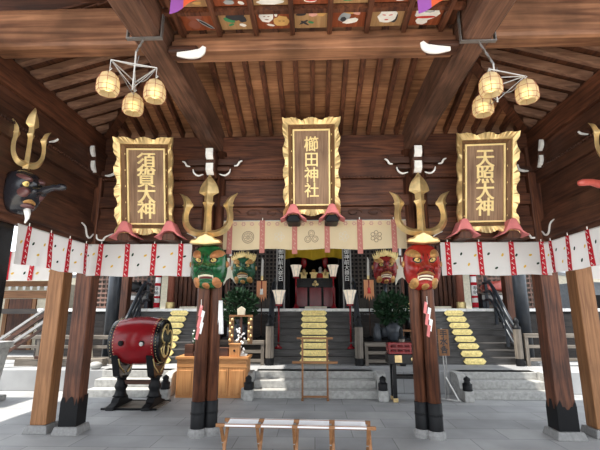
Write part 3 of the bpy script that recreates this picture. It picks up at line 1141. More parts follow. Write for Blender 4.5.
class Face:
    def __init__(self, w, h, d, feats, p=2.9):
        self.w, self.h, self.d, self.fe, self.p = w / 2, h / 2, d, feats, p

    def r(self, u, v):
        return (abs(u) ** self.p + abs(v) ** self.p) ** (1 / self.p)

    def pt(self, u, v, off=0):
        r = min(1, self.r(u, v))
        dep = self.d * (1 - r ** 3.0) ** .55
        k = (1 - r ** 5)
        for (cu, cv, su, sv, a) in self.fe:
            dep += self.d * a * k * (G(u, v, cu, cv, su, sv) + (G(u, v, -cu, cv, su, sv) if cu else 0))
        # jaw narrows a little, forehead broad
        nar = 1 - .16 * max(0, -v - .1) ** 1.5
        return Vector((u * self.w * nar, -dep - off, v * self.h))

    def shell(self, name, mat, parent, nr=26, na=72):
        b = MB()
        c = b.v(self.pt(0, 0))
        prev = None
        for i in range(1, nr + 1):
            q = i / nr
            ring = []
            for k in range(na):
                a = 2 * PI * k / na
                ca, sa = math.cos(a), math.sin(a)
                n = (abs(ca) ** self.p + abs(sa) ** self.p) ** (1 / self.p)
                ring.append(b.v(self.pt(q * ca / n, q * sa / n)))
            for k in range(na):
                if prev is None:
                    b.f([c, ring[k], ring[(k + 1) % na]])
                else:
                    b.f([prev[k], ring[k], ring[(k + 1) % na], prev[(k + 1) % na]])
            prev = ring
        back = [b.v(p.co + Vector((0, .06, 0))) for p in prev]
        for k in range(na):
            b.f([prev[k], back[k], back[(k + 1) % na], prev[(k + 1) % na]])
        b.f(back)
        return b.build(name, mat, parent, smooth=True)

    def patch(self, name, mat, parent, cu, cv, ru, rv, rot=0, bulge=.01, pw=2, n=20, m=6, edge=.003, bend=0):
        b = MB()
        c = b.v(self.pt(cu, cv, bulge + edge))
        prev = None
        for i in range(1, m + 1):
            q = i / m
            ring = []
            for k in range(n):
                a = 2 * PI * k / n
                ca, sa = math.cos(a), math.sin(a)
                nn = (abs(ca) ** pw + abs(sa) ** pw) ** (1 / pw)
                x, y = q * ru * ca / nn, q * rv * sa / nn
                y += bend * (x / ru) ** 2
                u = cu + x * math.cos(rot) - y * math.sin(rot)
                v = cv + x * math.sin(rot) + y * math.cos(rot)
                ring.append(b.v(self.pt(u, v, bulge * (1 - q * q) + (edge if i < m else -.004))))
            for k in range(n):
                if prev is None:
                    b.f([c, ring[k], ring[(k + 1) % n]])
                else:
                    b.f([prev[k], ring[k], ring[(k + 1) % n], prev[(k + 1) % n]])
            prev = ring
        return b.build(name, mat, parent, smooth=True)


FE = [(.45, .42, .35, .18, .34), (0, .05, .20, .34, .42), (0, -.10, .26, .15, .40), (.22, -.12, .14, .12, .22), (.55, -.12, .26, .28, .30), (.42, .19, .22, .11, -.22),
      (0, -.52, .55, .13, -.10), (0, -.86, .34, .18, .34), (0, -.30, .5, .08, .10), (0, .30, .12, .25, .10)]


def oni_mask(label, loc, w, h, d, skin, brow, open_mouth, group=None, fringe=None, rotz=0):
    t = thing('demon_mask', label, 'mask', loc, rotz, group)
    F = Face(w, h, d, [(a, b_, c, e, g * 1.25) for a, b_, c, e, g in FE])
    F.shell('face', skin, t)
    s = w / .46
    for q in (-1, 1):
        F.patch('eyebrow', brow, t, q * .56, .52, .36, .20, q * .35, .026 * s, 2.2, bend=-.05)
        F.patch('eye_socket_shade', 'pupil', t, q * .42, .24, .25, .135, q * .2, .008 * s)  # black patch paints the shade of the recessed socket
        ey = F.patch('eye', 'eye', t, q * .42, .235, .18, .085, q * .22, .020 * s)
        F.patch('pupil', 'pupil', ey, q * .38, .24, .060, .062, 0, .024 * s, n=12, m=3)
        F.patch('cheek', skin, t, q * .62, -.12, .24, .22, 0, .022 * s)
        F.patch('beard', brow, t, q * .60, -.72, .26, .22, q * -.5, .020 * s)
        F.patch('nostril', skin, t, q * .2, -.10, .13, .10, 0, .026 * s)
        F.patch('nose_hole_shade', 'pupil', t, q * .15, -.185, .07, .03, q * .3, .030 * s, n=10, m=3)  # this and both creases below: crevice shade painted in black
        F.patch('cheek_crease_shade', 'pupil', t, q * .40, -.26, .22, .018, q * -.75, .010 * s, n=12, m=3)
        F.patch('frown_crease_shade', 'pupil', t, q * .13, .40, .018, .14, q * .25, .012 * s, n=10, m=3)
    F.patch('nose', skin, t, 0, -.04, .16, .24, 0, .036 * s)
    mo = F.patch('mouth', 'mouth', t, 0, -.47, .50, .13 if open_mouth else .095, 0, .004 * s, 2.6, bend=-.06)
    F.patch('upper_teeth', 'teeth', mo, 0, -.425, .44, .045, 0, .016 * s, 3.5, bend=-.05)
    if open_mouth:
        F.patch('lower_teeth', 'teeth', mo, 0, -.54, .42, .045, 0, .014 * s, 3.5, bend=-.06)
    for q in (-1, 1):
        F.patch('fang', 'teeth', mo, q * .40, -.49, .045, .09, q * .2, .02 * s, n=10, m=3)
    F.patch('moustache', brow if open_mouth else skin, t, 0, -.29, .52, .055, 0, .022 * s, 2, bend=-.12)
    F.patch('lower_lip', skin, t, 0, -.645, .46, .05, 0, .022 * s, 2, bend=-.05)
    F.patch('chin_beard', brow, t, 0, -.86, .24, .13, 0, .018 * s)
    b = MB()
    for q in (-1, 1):
        b.lathe([(.0, -.02 * s), (.035 * s, -.02 * s), (.045 * s, 0), (.035 * s, .02 * s), (0, .02 * s)], (q * w * .5, .015 * s, .06 * h), 'x', 12, cap=False)
    b.build('ears', brow, t, smooth=True)
    if fringe:
        b = MB()
        rr = random.Random(3)
        for k in range(15):
            a = -1 + 2 * k / 14
            x = a * w * .42
            z = h * .50 - abs(a) ** 2 * h * .12
            for j in range(2):
                hh = h * (.06 + .09 * rr.random())
                dx = w * (.035 + .03 * rr.random())
                b.prism([(x - dx, z - hh * .8), (x + dx, z - hh * .5), (x + dx * .3 + a * .06, z + hh * .7), (x - dx * .2 + a * .07, z + hh * 1.2)], -.10 - .05 * j - .05 * (1 - abs(a)), -.06 - .05 * j - .05 * (1 - abs(a)))
        b.build('gold_hair', fringe, t, bevel=.006)
    return t


oni_mask('large glossy green demon mask with orange brows on the left cluster of columns', (-1.475, 5.66, 2.22), .50, .62, .17, 'mask_green', 'brow', False, 'demon masks below the large tridents')
oni_mask('large glossy red demon mask with bared teeth on the right cluster of columns', (1.50, 5.66, 2.21), .50, .64, .16, 'mask_red', 'brow_gold', True, 'demon masks below the large tridents')


def long_nose_mask(label, loc, rotz, skin, lip, nose_mat):
    t = thing('long_nosed_mask', label, 'mask', loc, rotz)
    F = Face(.36, .48, .15, FE)
    F.shell('face', skin, t)
    for q in (-1, 1):
        F.patch('eyebrow', lip, t, q * .5, .52, .34, .17, q * .3, .03)
        ey = F.patch('eye', 'eye', t, q * .45, .22, .19, .11, q * .2, .022)
        F.patch('pupil', 'pupil', ey, q * .42, .22, .06, .07, 0, .027, n=12, m=3)
        F.patch('cheek', lip, t, q * .55, -.16, .26, .24, 0, .03)
    F.patch('mouth', 'brow_gold', t, 0, -.50, .46, .10, 0, .012, bend=-.08)
    F.patch('lower_lip', lip, t, 0, -.68, .5, .13, 0, .03, bend=-.05)
    y0 = F.pt(0, -.02).y
    MB().tube([(0, y0 + .05, 0), (0, y0 - .10, -.005), (0, y0 - .20, .01), (0, y0 - .30, .0), (0, y0 - .345, -.01), (0, y0 - .365, -.012)], [.055, .042, .034, .036, .03, .012], 12).build('long_nose', nose_mat, t, smooth=True)
    MB().sph((-.05, y0 + .015, -.03), (.035, .035, .03)).sph((.05, y0 + .015, -.03), (.035, .035, .03)).build('nostrils', skin, t, smooth=True)
    MB().tube([(0, -.10, -.20), (.0, -.12, -.25), (.01, -.11, -.30), (.0, -.10, -.35)], [.035, .03, .02, .006], 10).build('white_beard', 'white', t, smooth=True)
    return t


long_nose_mask('black long nosed demon mask on the left front post', (-3.15, 4.12, 2.87), math.radians(72), 'mask_black', 'purplebrown', 'mask_black')
long_nose_mask('red long nosed demon mask at the right edge, mostly its nose in view', (3.25, 4.12, 2.87), math.radians(-75), 'mask_nose_red', 'mask_red', 'mask_nose_red')


# ================================================================ CURTAINS
def noren(label, loc, rotz, L, H, strips, cloth_mat, strip_mat, dot_mat, marks=True, crests=None, seed=1, wav=.012, group=None, header=None, hang=.0):
    t = thing('curtain', label, 'curtain', loc, rotz, group)
    rr = random.Random(seed)
    ph = [rr.random() * 6 for _ in range(4)]

    def wy(x, z):
        q = (H - z) / H
        return -(wav * q * (math.sin(x * 9 + ph[0]) + .6 * math.sin(x * 19 + ph[1]) + .4 * math.sin(x * 31 + ph[2] + 2 * q)))

    def zb(x):
        return .008 * math.sin(x * 7 + ph[3])

    def P(x, z, off=0):
        return Vector((x, wy(x, z) - off, z + zb(x) * (1 - z / H)))
    b = MB().use(cloth_mat)
    b.grid(lambda u, v: P(u * L, H * v), max(24, int(L * 34)), 8)
    if marks:
        k = 0
        x = .09
        while x < L - .05:
            z = H * (.30 if k % 2 else .66) + rr.uniform(-.03, .03)
            if not any(abs(x - s) < .05 for s in strips):
                b.use(('m_yellow', 'm_green', 'm_yellow')[k % 3] if k % 2 else ('m_green', 'm_yellow')[k % 4 == 0])
                a0 = rr.uniform(.3, 1.2)
                pts = []
                for q in range(8):
                    a = 2 * PI * q / 8
                    dx, dz = .026 * math.cos(a), .015 * math.sin(a)
                    pts.append(P(x + dx * math.cos(a0) - dz * math.sin(a0), z + dx * math.sin(a0) + dz * math.cos(a0), .004))
                b.flat(pts)
            k += 1
            x += .095
    if crests:
        for cx, kind in crests:
            b.use('crest')
            cz = H * .44
            def ring(ax, az, r, w=.008, n=22):
                for q in range(n):
                    a0, a1 = 2 * PI * q / n, 2 * PI * (q + 1) / n
                    b.flat([P(ax + (r - w) * math.cos(a0), az + (r - w) * math.sin(a0), .006), P(ax + r * math.cos(a0), az + r * math.sin(a0), .006),
                            P(ax + r * math.cos(a1), az + r * math.sin(a1), .006), P(ax + (r - w) * math.cos(a1), az + (r - w) * math.sin(a1), .006)])
            if kind == 'wheel':
                ring(cx, cz, .092, .012)
                ring(cx, cz, .070, .006)
                ring(cx, cz, .022, .012)
                for q in range(8):
                    a = PI * q / 4
                    ring(cx + .045 * math.cos(a), cz + .045 * math.sin(a), .020, .006, 10)
            elif kind == 'three':
                for ax, az in ((0, .052), (-.052, -.035), (.052, -.035)):
                    ring(cx + ax, cz + az, .050, .010)
                    ring(cx + ax, cz + az, .028, .007)
            elif kind == 'flower':
                for q in range(6):
                    a = PI * q / 3 + .5
                    ring(cx + .058 * math.cos(a), cz + .058 * math.sin(a), .032, .011, 14)
                ring(cx, cz, .022, .012, 12)
            else:
                b.use('strip_gold')
                for q in range(5):
                    a = 2 * PI * q / 5
                    ring(cx + .05 * math.cos(a), cz + .05 * math.sin(a), .028, .004, 12)
    b.build('cloth', None, t, smooth=True, normals=False)
    if header:
        MB().grid(lambda u, v: P(u * L, H * (.80 + .2 * v), .007), max(24, int(L * 20)), 2).build('header_band', header, t, normals=False, smooth=True)
        b = MB().use('strip_pale')
        x = .08
        while x < L - .05:
            for q in range(6):
                a = PI * q / 3
                cx, cz = x + .022 * math.cos(a), H * .90 + .022 * math.sin(a)
                b.flat([P(cx + .012 * math.cos(c), cz + .012 * math.sin(c), .011) for c in (0, 1.26, 2.51, 3.77, 5.03)])
            x += .125
        b.build('header_flowers', None, t, normals=False)
    MB().tube([(0, 0, H + .006), (L, 0, H + .006)], .008, 6).build('rod', 'whitemetal', t)
    sw = .036 if strip_mat == 'strip_red' else .038
    for i, sx in enumerate(strips):
        b = MB().use(strip_mat)
        b.grid(lambda u, v: P(sx - sw + 2 * sw * u, H * 1.03 * v - hang * (1 - v), .010 + .002 * math.sin(v * 9)), 2, 10)
        b.use(dot_mat)
        for k in range(7):
            z = H * (.06 + .90 * k / 6)
            o = (.008 if k % 2 else -.008)
            for dx, dz, a, q in ((o, 0, .013, .006), (o - .006, .012, .005, .010), (-o, -.014, .009, .004)):
                b.flat([P(sx + dx + a * math.cos(c), z + dz + q * math.sin(c), .016) for c in [2 * PI * j / 7 for j in range(7)]])
        so_ = b.build('strip', None, t, normals=False, smooth=True)
        MB().tube([(sx, -.004, H + .0), (sx, -.004, H + .05)], .006, 6).build('tie', 'white', so_)
    return t


RS = dict(cloth_mat='noren', strip_mat='strip_red', dot_mat='strip_gold')
GN = 'white curtains with red strips'
noren('white curtain with red strips across the rear left bay, below the left plaque', (-3.27, 5.72, 2.10), 0, 1.52, .45, [.19, .58, .97, 1.36], seed=2, group=GN, **RS)
noren('white curtain with red strips across the rear right bay, below the right plaque', (1.79, 5.72, 2.10), 0, 1.50, .45, [.10, .54, .98, 1.40], seed=5, group=GN, **RS)
noren('white curtain with red strips along the left side of the porch', (-3.21, 4.20, 2.11), PI / 2, 1.50, .42, [.17, .56, .95, 1.34], seed=9, group=GN, wav=.014, **RS)
noren('white curtain with red strips along the right side of the porch', (3.21, 5.70, 2.11), -PI / 2, 1.52, .42, [.18, .56, .94, 1.33], seed=12, group=GN, wav=.014, **RS)
noren('short white curtain with red strips outside, left of the pale left post', (-5.05, 5.90, 2.06), 0, 1.20, .42, [.10, .48, .86], seed=14, group=GN, **RS)
noren('short white curtain with red strips outside, right of the pale right post', (3.98, 5.95, 2.06), 0, 1.20, .42, [.30, .68, 1.06], seed=16, group=GN, **RS)
noren('cream hemp curtain with pink strips and crests in the middle bay', (-1.36, 5.82, 2.49), 0, 2.78, .42, [.13, .61, 1.085, 1.56, 2.035, 2.53], 'noren_c', 'strip_pink', 'strip_pale', False,
      [(.40, 'wheel'), (.86, 'pale'), (1.33, 'three'), (1.80, 'pale'), (2.27, 'flower')], 21, .008, None, 'noren_c', .06)


# five coloured cloth at the front
def swag(label, s):
    t = thing('festival_cloth', label, 'cloth', (-1.19 if s < 0 else .87, 2.9, 4.30), 0, 'festival cloths at the entrance')
    z_low = .265 if s < 0 else .32
    for nm, a, c, mat in (('purple_panel', 0, .11, 'purple_cloth'), ('coral_panel', .11, .26, 'coral_cloth')):
        MB().grid(lambda u, v: Vector(((a + (c - a) * u), .015 * math.sin((a + (c - a) * u) * 26 + v), -(1 - v) * (z_low - .55 * (a + (c - a) * u)) + .0)), 8, 4).build(nm, mat, t, smooth=True, normals=False)
    MB().tube([(-.03, 0, .01), (.3, 0, .01)], .012, 6).build('rod', 'dark_x', t)


swag('purple and coral cloth corner hanging at the upper left of the painted ceiling', -1)
swag('purple and coral cloth corner hanging at the upper right of the painted ceiling', 1)


# ================================================================ HANGING LANTERNS
def hung_lantern(label, top, drop):
    """top: point where it hangs from the frame"""
    t = thing('paper_lantern', label, 'lantern', (top[0], top[1], top[2] - drop - .20), 0, 'small octagonal hanging lanterns')
    n = 8
    prof = [(.066, -.022), (.086, -.012), (.093, .03), (.089, .10), (.072, .145), (.026, .182)]
    MB().lathe(prof, n=n, cap=False, rot=PI / 8).build('paper_shade', 'lantern_paper', t)
    b = MB()
    for k in range(n):
        a = 2 * PI * k / n + PI / 8
        b.tube([((r + .001) * math.cos(a), (r + .001) * math.sin(a), z) for r, z in prof], .0022, 4)
    for r, z in ((.088, -.012), (.095, .03), (.091, .10)):
        b.tube([(r * math.cos(2 * PI * k / n + PI / 8), r * math.sin(2 * PI * k / n + PI / 8), z) for k in range(n + 1)], .0022, 4, False)
    b.build('wire_ribs', 'p_brown', t)
    MB().lathe([(.032, .02), (.040, .03), (.040, .085), (.03, .095)], n=10).build('bulb', 'bulb', t, smooth=True)
    MB().tube([(0, 0, .18), (0, 0, .20), (.018, 0, .215), (0, 0, .235), (-.018, 0, .215), (0, 0, .20)], .004, 5).tube([(0, 0, .2), (0, 0, .20 + drop)], .003, 5).build('hook', 'whitemetal', t)
    return t


def chandelier(label, verts, hub, beam_x, beam_y, zbar):
    t = thing('lantern_frame', label, 'light fixture', (hub[0], hub[1], hub[2]), 0, 'triangular metal lantern frames')
    b = MB()
    H = Vector(hub)
    V = [Vector(v) - H for v in verts]
    for i in range(3):
        b.bar(V[i], V[(i + 1) % 3], .008, .008)
        b.bar(V[i], (0, 0, .0), .006, .006)
        b.bar(V[i], (0, 0, -.22), .004, .004)
    b.bar((0, 0, .14), (0, 0, -.24), .012, .012)
    b.build('triangle_frame', 'whitemetal', t)
    c = MB()
    zz = zbar - hub[2]
    for k in range(6):
        z0 = .14 + (zz - .14) * k / 6
        z1 = .14 + (zz - .14) * (k + 1) / 6
        c.bar((0 + (beam_x - hub[0]) * k / 6, (beam_y - hub[1]) * k / 6, z0), ((beam_x - hub[0]) * (k + 1) / 6, (beam_y - hub[1]) * (k + 1) / 6, z1), .02 if k % 2 else .008, .008 if k % 2 else .02)
    c.build('chain', 'greymetal', t)
    u = MB()
    bxl, byl = beam_x - hub[0], beam_y - hub[1]
    u.box(bxl - .165, bxl + .165, byl - .02, byl + .02, zz - .012, zz)
    for s in (-1, 1):
        u.box(bxl + s * .157 - .006, bxl + s * .157 + .006, byl - .02, byl + .02, zz, zz + .36)
    u.build('strap', 'greymetal', t)
    w = MB()
    w.tube(smooth_pts([tuple(V[1]), tuple(V[1] * .5 + Vector((0, 0, -.14))), (0, 0, -.12), (.03, 0, .1)]), .004, 5)
    w.tube(smooth_pts([tuple(V[0]), tuple(V[0] * .6 + Vector((0, 0, -.10))), tuple(V[2] * .5 + Vector((0, 0, -.2))), (0, 0, -.2)]), .004, 5)
    w.build('cable', 'greymetal', t)
    return t


LV_ = [(-1.73, 3.05, 3.72), (-1.38, 3.18, 3.72), (-1.67, 3.40, 3.72)]
chandelier('triangular lantern frame hung from the left tie beam', LV_, (-1.59, 3.20, 3.76), -1.525, 3.20, 4.04)
RV_ = [(1.50, 3.14, 3.62), (1.86, 3.26, 3.62), (1.58, 3.50, 3.62)]
chandelier('triangular lantern frame hung from the right tie beam', RV_, (1.64, 3.34, 3.66), 1.525, 3.34, 4.04)
for s, V, lab, dr in ((-1, LV_, 'left', .10), (1, RV_, 'right', .02)):
    nm = (['outer', 'inner', 'rear'] if s < 0 else ['inner', 'outer', 'rear'])
    for v, q in zip(V, nm):
        hung_lantern('lit octagonal paper lantern on the %s corner of the %s lantern frame' % (q, lab), v, dr)

# ================================================================ FOREGROUND BENCH
t = thing('folding_bench', 'long folding bench with four white canvas seats on crossed wooden legs', 'bench', (-.21, 4.83, 0), math.radians(-2.5))
LX = 0.825
for y in (-.115, .115):
    MB().box(-LX - .04 * (y < 0) , LX + .04 * (y < 0), y - .017, y + .017, .375, .41).build('rail', 'fresh_x', t, bevel=.004)
for i in range(5):
    x = -LX + .03 + i * (2 * LX - .06) / 4
    MB().bar((x - .012, -.115, .38), (x - .012, .13, 0), .022, .034, (1, 0, 0)).build('leg', 'fresh_z', t, bevel=.003)
    MB().bar((x + .012, .115, .38), (x + .012, -.13, 0), .022, .034, (1, 0, 0)).build('leg', 'fresh_z', t, bevel=.003)
    MB().tube([(x - .03, 0, .185), (x + .03, 0, .185)], .008, 6).build('bolt', 'greymetal', t)
for i in range(4):
    x0 = -LX + .062 + i * (2 * LX - .06) / 4
    x1 = x0 + (2 * LX - .06) / 4 - .062
    MB().grid(lambda u, v: Vector((x0 + (x1 - x0) * u, -.145 + .29 * v, .418 - .028 * math.sin(PI * v) * 1.0 - .03 * (abs(v - .5) > .47))), 4, 12).build('canvas_seat', 'canvas', t, solid=.004, smooth=True)

# ================================================================ DRUM
t = thing('taiko_drum', 'big red lacquered barrel drum with black heads on a black carved stand', 'drum', (-3.10, 7.45, 1.10))
R0 = .41
prof = []
for i in range(17):
    s = -1 + 2 * i / 16
    prof.append((R0 * (.86 + .16 * (1 - s * s)), s * .445))
MB().lathe(prof, axis='x', n=48, cap=False).build('barrel', 'red_lac', t, smooth=True)
for s, nm in ((-1, 'head'), (1, 'head')):
    MB().lathe([(.0, s * .455), (R0 * .80, s * .455), (R0 * .875, s * .443), (R0 * .90, s * .41), (R0 * .925, s * .36), (R0 * .915, s * .355)], axis='x', n=48, cap=False).build(nm, 'lacquer', t, smooth=False)
    b = MB()
    for row, (xr, rr_) in enumerate(((.395, .918), (.335, .955))):
        for k in range(46):
            a = 2 * PI * (k + .5 * row) / 46
            b.sph((s * xr, R0 * rr_ * math.cos(a), R0 * rr_ * math.sin(a)), (.006, .007, .007), 6, 4)
    tk = b.build('tacks', 'gold_pale', t)
    tk['kind'] = 'stuff'
# three comma emblem on the right head
b = MB()
for q in range(3):
    a0 = 2 * PI * q / 3 + .4
    cx, cz = .15 * math.cos(a0), .15 * math.sin(a0)
    o_, i_ = [], []
    for k in range(22):
        a = a0 - 2.2 + k * .22
        o_.append((cx + .115 * math.cos(a), cz + .115 * math.sin(a)))
    tail = [(.285 * math.cos(a0 + 1.1 + .12 * k), .285 * math.sin(a0 + 1.1 + .12 * k)) for k in range(9)]
    pts = [(.459, y, z) for y, z in o_ + tail]
    b.tube(pts, .014, 5)
b.build('comma_emblem', 'gold_pale', t, smooth=True)
for xs in (-.18, .18):
    MB().tube([(xs, -R0 * 1.0, -.02), (xs, -R0 * 1.06, -.02)], .045, 12).build('ring_plate', 'black', t)
for xs in (-.18, .18):
    MB().lathe([(.03, -.008), (.036, 0), (.03, .008)], (xs, -R0 * 1.08, -.03), 'y', 12).build('ring', 'whitemetal' if xs > 0 else 'black', t)
t = thing('drum_stand', 'black carved pedestal stand under the red drum', 'stand', (-3.10, 7.45, 0))
for s in (-1, 1):
    b = MB()
    b.prism([(-.38, .0), (.38, 0), (.36, .05), (.20, .09), (.15, .16), (-.15, .16), (-.20, .09), (-.36, .05)], s * .30 - .07, s * .30 + .07, lambda x, y, z: Vector((y, x, z)))
    b.build('foot', 'black', t, bevel=.012)
    MB().lathe([(.13, .16), (.10, .20), (.085, .27), (.11, .32), (.10, .36), (.075, .42), (.085, .47), (.12, .50)], (s * .30, 0, 0), n=14).build('leg', 'black', t, smooth=True)
    b = MB()
    rr = []
    for k in range(15):
        a = PI + PI * (.17 + .66 * k / 14)
        rr.append((R0 * 1.03 * math.cos(a), 1.10 + R0 * 1.03 * math.sin(a)))
    poly = rr + [(.22, .52), (.12, .48), (-.12, .48), (-.22, .52)]
    b.prism(poly, s * .30 - .06, s * .30 + .06, lambda x, y, z: Vector((y, x, z)))
    b.build('cradle', 'lacquer', t, bevel=.01)
    for q in (-1, 1):
        b = MB()
        pts = smooth_pts([(s * .30 + .062 * 1, q * .33, .82), (s * .30 + .066, q * .26, .70), (s * .30 + .066, q * .14, .62), (s * .30 + .066, q * .05, .56)])
        b.tube(pts, .012, 5)
        b.build('gold_scroll', 'gold_pale', t)
MB().box(-.30, .30, -.035, .035, .36, .43).build('stretcher', 'dark_x', t)
MB().box(-.46, .46, -.30, .36, .0, .02).build('base_board', 'grey_x', t)
MB().box(-.47, .47, -.32, -.29, .0, .03).box(-.47, .47, .35, .38, 0, .03).build('base_edging', 'black', t)

# ================================================================ CABINET and things on it
t = thing('counter_cabinet', 'orange cypress counter with panelled front standing before the stone platform', 'cabinet', (-1.985, 8.16, 0))
MB().box(-.68, .68, .02, .46, .02, .70).build('body', 'cabinet', t)
MB().box(-.71, .71, -.02, .49, .70, .75).build('top', 'cabinet_x', t, bevel=.006)
MB().box(-.68, .68, .0, .03, .55, .69).build('drawer_rail', 'cabinet_x', t, bevel=.004)
for k in range(4):
    x0 = -.67 + k * .335
    MB().box(x0 + .01, x0 + .325, .004, .03, .05, .54).build('stile_frame', 'cabinet', t, bevel=.004)
    MB().box(x0 + .045, x0 + .29, -.006, .01, .09, .50).build('panel', 'cabinet', t, bevel=.012)
MB().box(-.68, .68, .01, .46, .0, .03).build('plinth', 'cabinet_x', t)
CT = .752


def small_box(label, x, y, w, d, h, mat, cat='box', name='wooden_box', hole=False, group=None):
    t = thing(name, label, cat, (x, y, CT), 0, group)
    MB().box(-w / 2, w / 2, -d / 2, d / 2, 0, h).build('body', mat, t, bevel=.006)
    if hole:
        MB().box(-w / 2 - .012, w / 2 + .012, -d / 2 - .012, d / 2 + .012, h, h + .02).build('lid', mat, t, bevel=.004)
        MB().lathe([(.022, -.004), (.022, .0)], (0, -d / 2, h * .5), 'y', 14).build('hole', 'black', t)
    else:
        MB().box(-w / 2 + .012, w / 2 - .012, -d / 2 - .004, -d / 2 + .002, .012, h - .012).build('front', 'dark_x', t)
    return t


small_box('plain brown wooden box at the left end of the counter', -2.47, 8.34, .17, .2, .22, 'wood_x')
small_box('low dark open tray on the left end of the counter, beside the flower vase', -2.27, 8.28, .2, .14, .08, 'dark_x', 'tray', 'wooden_tray')
small_box('small brown open compartment box on the counter, right of the clustered columns', -1.79, 8.30, .22, .16, .16, 'wood_x')
small_box('light wooden donation box with a round hole on the counter', -1.56, 8.28, .20, .18, .22, 'cabinet', hole=True)
t = thing('flower_vase', 'white vase with green and white flowers on the left of the counter', 'vase', (-2.33, 8.42, CT))
MB().lathe([(.04, 0), (.05, .06), (.045, .14), (.03, .2), (.038, .22)], n=14).build('vase', 'porcelain', t, smooth=True)


def leaf_mesh(cx, cy, cz, rx, ry, rz_, n, size, seed, stems=None):
    rr = random.Random(seed)
    b = MB()
    for _ in range(n):
        while True:
            p = Vector((rr.uniform(-1, 1), rr.uniform(-1, 1), rr.uniform(-1, 1)))
            if .25 < p.length < 1:
                break
        c = Vector((cx + p.x * rx, cy + p.y * ry, cz + p.z * rz_))
        d = Vector((p.x + rr.uniform(-.7, .7), p.y + rr.uniform(-.7, .7), p.z * .6 + rr.uniform(-.3, .8))).normalized()
        s = d.cross(Vector((rr.uniform(-1, 1), rr.uniform(-1, 1), rr.uniform(.2, 1)))).normalized()
        L = size * rr.uniform(.7, 1.3)
        w = L * .30
        k = d.cross(s) * (.12 * L)
        v = [b.v(c), b.v(c + d * L * .45 + s * w + k), b.v(c + d * L), b.v(c + d * L * .45 - s * w + k)]
        b.f([v[0], v[1], v[2]])
        b.f([v[0], v[2], v[3]])
    return b


leaf_mesh(0, 0, .36, .13, .1, .16, 120, .09, 4).build('leaves', 'leaf2', t)
b = MB()
rr = random.Random(9)
for _ in range(16):
    c = (rr.uniform(-.12, .12), rr.uniform(-.12, .0), rr.uniform(.25, .5))
    b.sph(c, (.022, .02, .018), 7, 5)
fl = b.build('blossoms', 'white', t)
# charm rack with gold charms
t = thing('charm_rack', 'wooden rack of hanging gold charms with a pale board on top, on the counter', 'rack', (-1.48, 8.40, CT))
MB().box(-.025, .025, -.02, .02, 0, .78).build('post', 'dark_z', t)
MB().box(-.14, .14, -.09, .09, 0, .03).build('base', 'white', t)
MB().box(-.24, .24, -.03, .03, .755, .79).build('crossbar', 'fresh_x', t)
MB().prism([(-.075, .79), (.075, .79), (.085, .91), (.0, .96), (-.085, .91)], -.02, .02).build('top_board', 'plaster', t, bevel=.006)
for x in (-.19, .19):
    sl = MB().box(x - .05, x + .05, -.015, .015, .22, .76).build('side_slat', 'plaque_d', t)
    for k in range(6):
        MB().sph((x + (.02 if k % 2 else -.02), -.035, .30 + .08 * k), (.028, .02, .03), 8, 6).build('gold_charm', 'gold', sl, smooth=True)
rr = random.Random(5)
for k in range(26):
    MB().sph((rr.uniform(-.07, .09), rr.uniform(-.07, -.03), .04 + .5 * k / 26), (.022, .018, .022), 6, 4).build('paper_fortune', 'paper', t)

# ================================================================ CENTRE STAND
t = thing('railing_stand', 'slender light wooden stand with two crossbars before the middle steps', 'stand', (.01, 8.06, 0))
for x in (-.235, .235):
    MB().box(x - .018, x + .018, -.018, .018, 0, 1.12).build('leg', 'fresh_z', t, bevel=.003)
    MB().box(x - .02, x + .02, -.11, .05, 0, .03).build('foot', 'fresh_y', t)
MB().box(-.345, .345, -.03, .03, 1.09, 1.125).build('upper_bar', 'fresh_x', t, bevel=.004)
MB().box(-.43, .43, -.035, .035, .645, .685).build('lower_bar', 'fresh_x', t, bevel=.004)
MB().box(-.235, .235, -.014, .014, .04, .07).build('stretcher', 'fresh_x', t)

# ================================================================ RED OFFERTORY
t = thing('offering_box', 'red latticed box on a black gold fitted table, right of the middle steps', 'offering box', (1.78, 8.02, 0))
MB().box(-.42, .42, -.16, .18, .66, .84).build('table_frame', 'lacquer', t, bevel=.01)
for x in (-.31, .31):
    for y in (-.10, .12):
        MB().box(x - .035, x + .035, y - .035, y + .035, .03, .68).build('leg', 'lacquer', t, bevel=.006)
        MB().box(x - .045, x + .045, y - .045, y + .045, .0, .07).build('gold_foot', 'gold', t, bevel=.01)
for y in (-.1, .12):
    MB().box(-.31, .31, y - .02, y + .02, .40, .45).build('stretcher', 'lacquer', t)
b = MB()
for k in range(7):
    x = -.38 + .76 * k / 6
    b.box(x - .016, x + .016, -.15, -.12, .85, 1.03)
for z in (.86, .94, 1.02):
    b.box(-.40, .40, -.155, -.115, z - .018, z + .018)
b.box(-.40, .40, .13, .16, .84, 1.03).box(-.40, -.37, -.14, .15, .84, 1.03).box(.37, .40, -.14, .15, .84, 1.03).box(-.36, .36, -.11, .12, .841, .88)
b.build('red_lattice', 'red_lac', t, bevel=.004)
MB().box(-.30, -.17, -.172, -.158, .69, .82).build('gold_plate', 'gold', t, bevel=.003)
MB().box(.02, .10, -.172, -.158, .69, .82).sph((.06, -.165, .75), (.07, .015, .05), 10, 6).build('gold_emblem', 'gold', t, bevel=.003)

# ================================================================ STONE NEWELS with black caps
def newel_cap(label, x, y):
    t = thing('stone_newel', label, 'newel post', (x, y, 0), 0, 'low stone newels with black onion caps')
    MB().box(-.085, .085, -.085, .085, 0, .19).build('stone_block', 'stone_edge', t, bevel=.015)
    MB().lathe([(.085, .19), (.09, .21), (.085, .23), (.088, .31), (.07, .32), (.055, .33), (.06, .345), (.05, .355), (.062, .38), (.055, .41), (.02, .435), (.0, .45)], n=16, cap=False).build('black_cap', 'black', t, smooth=True)


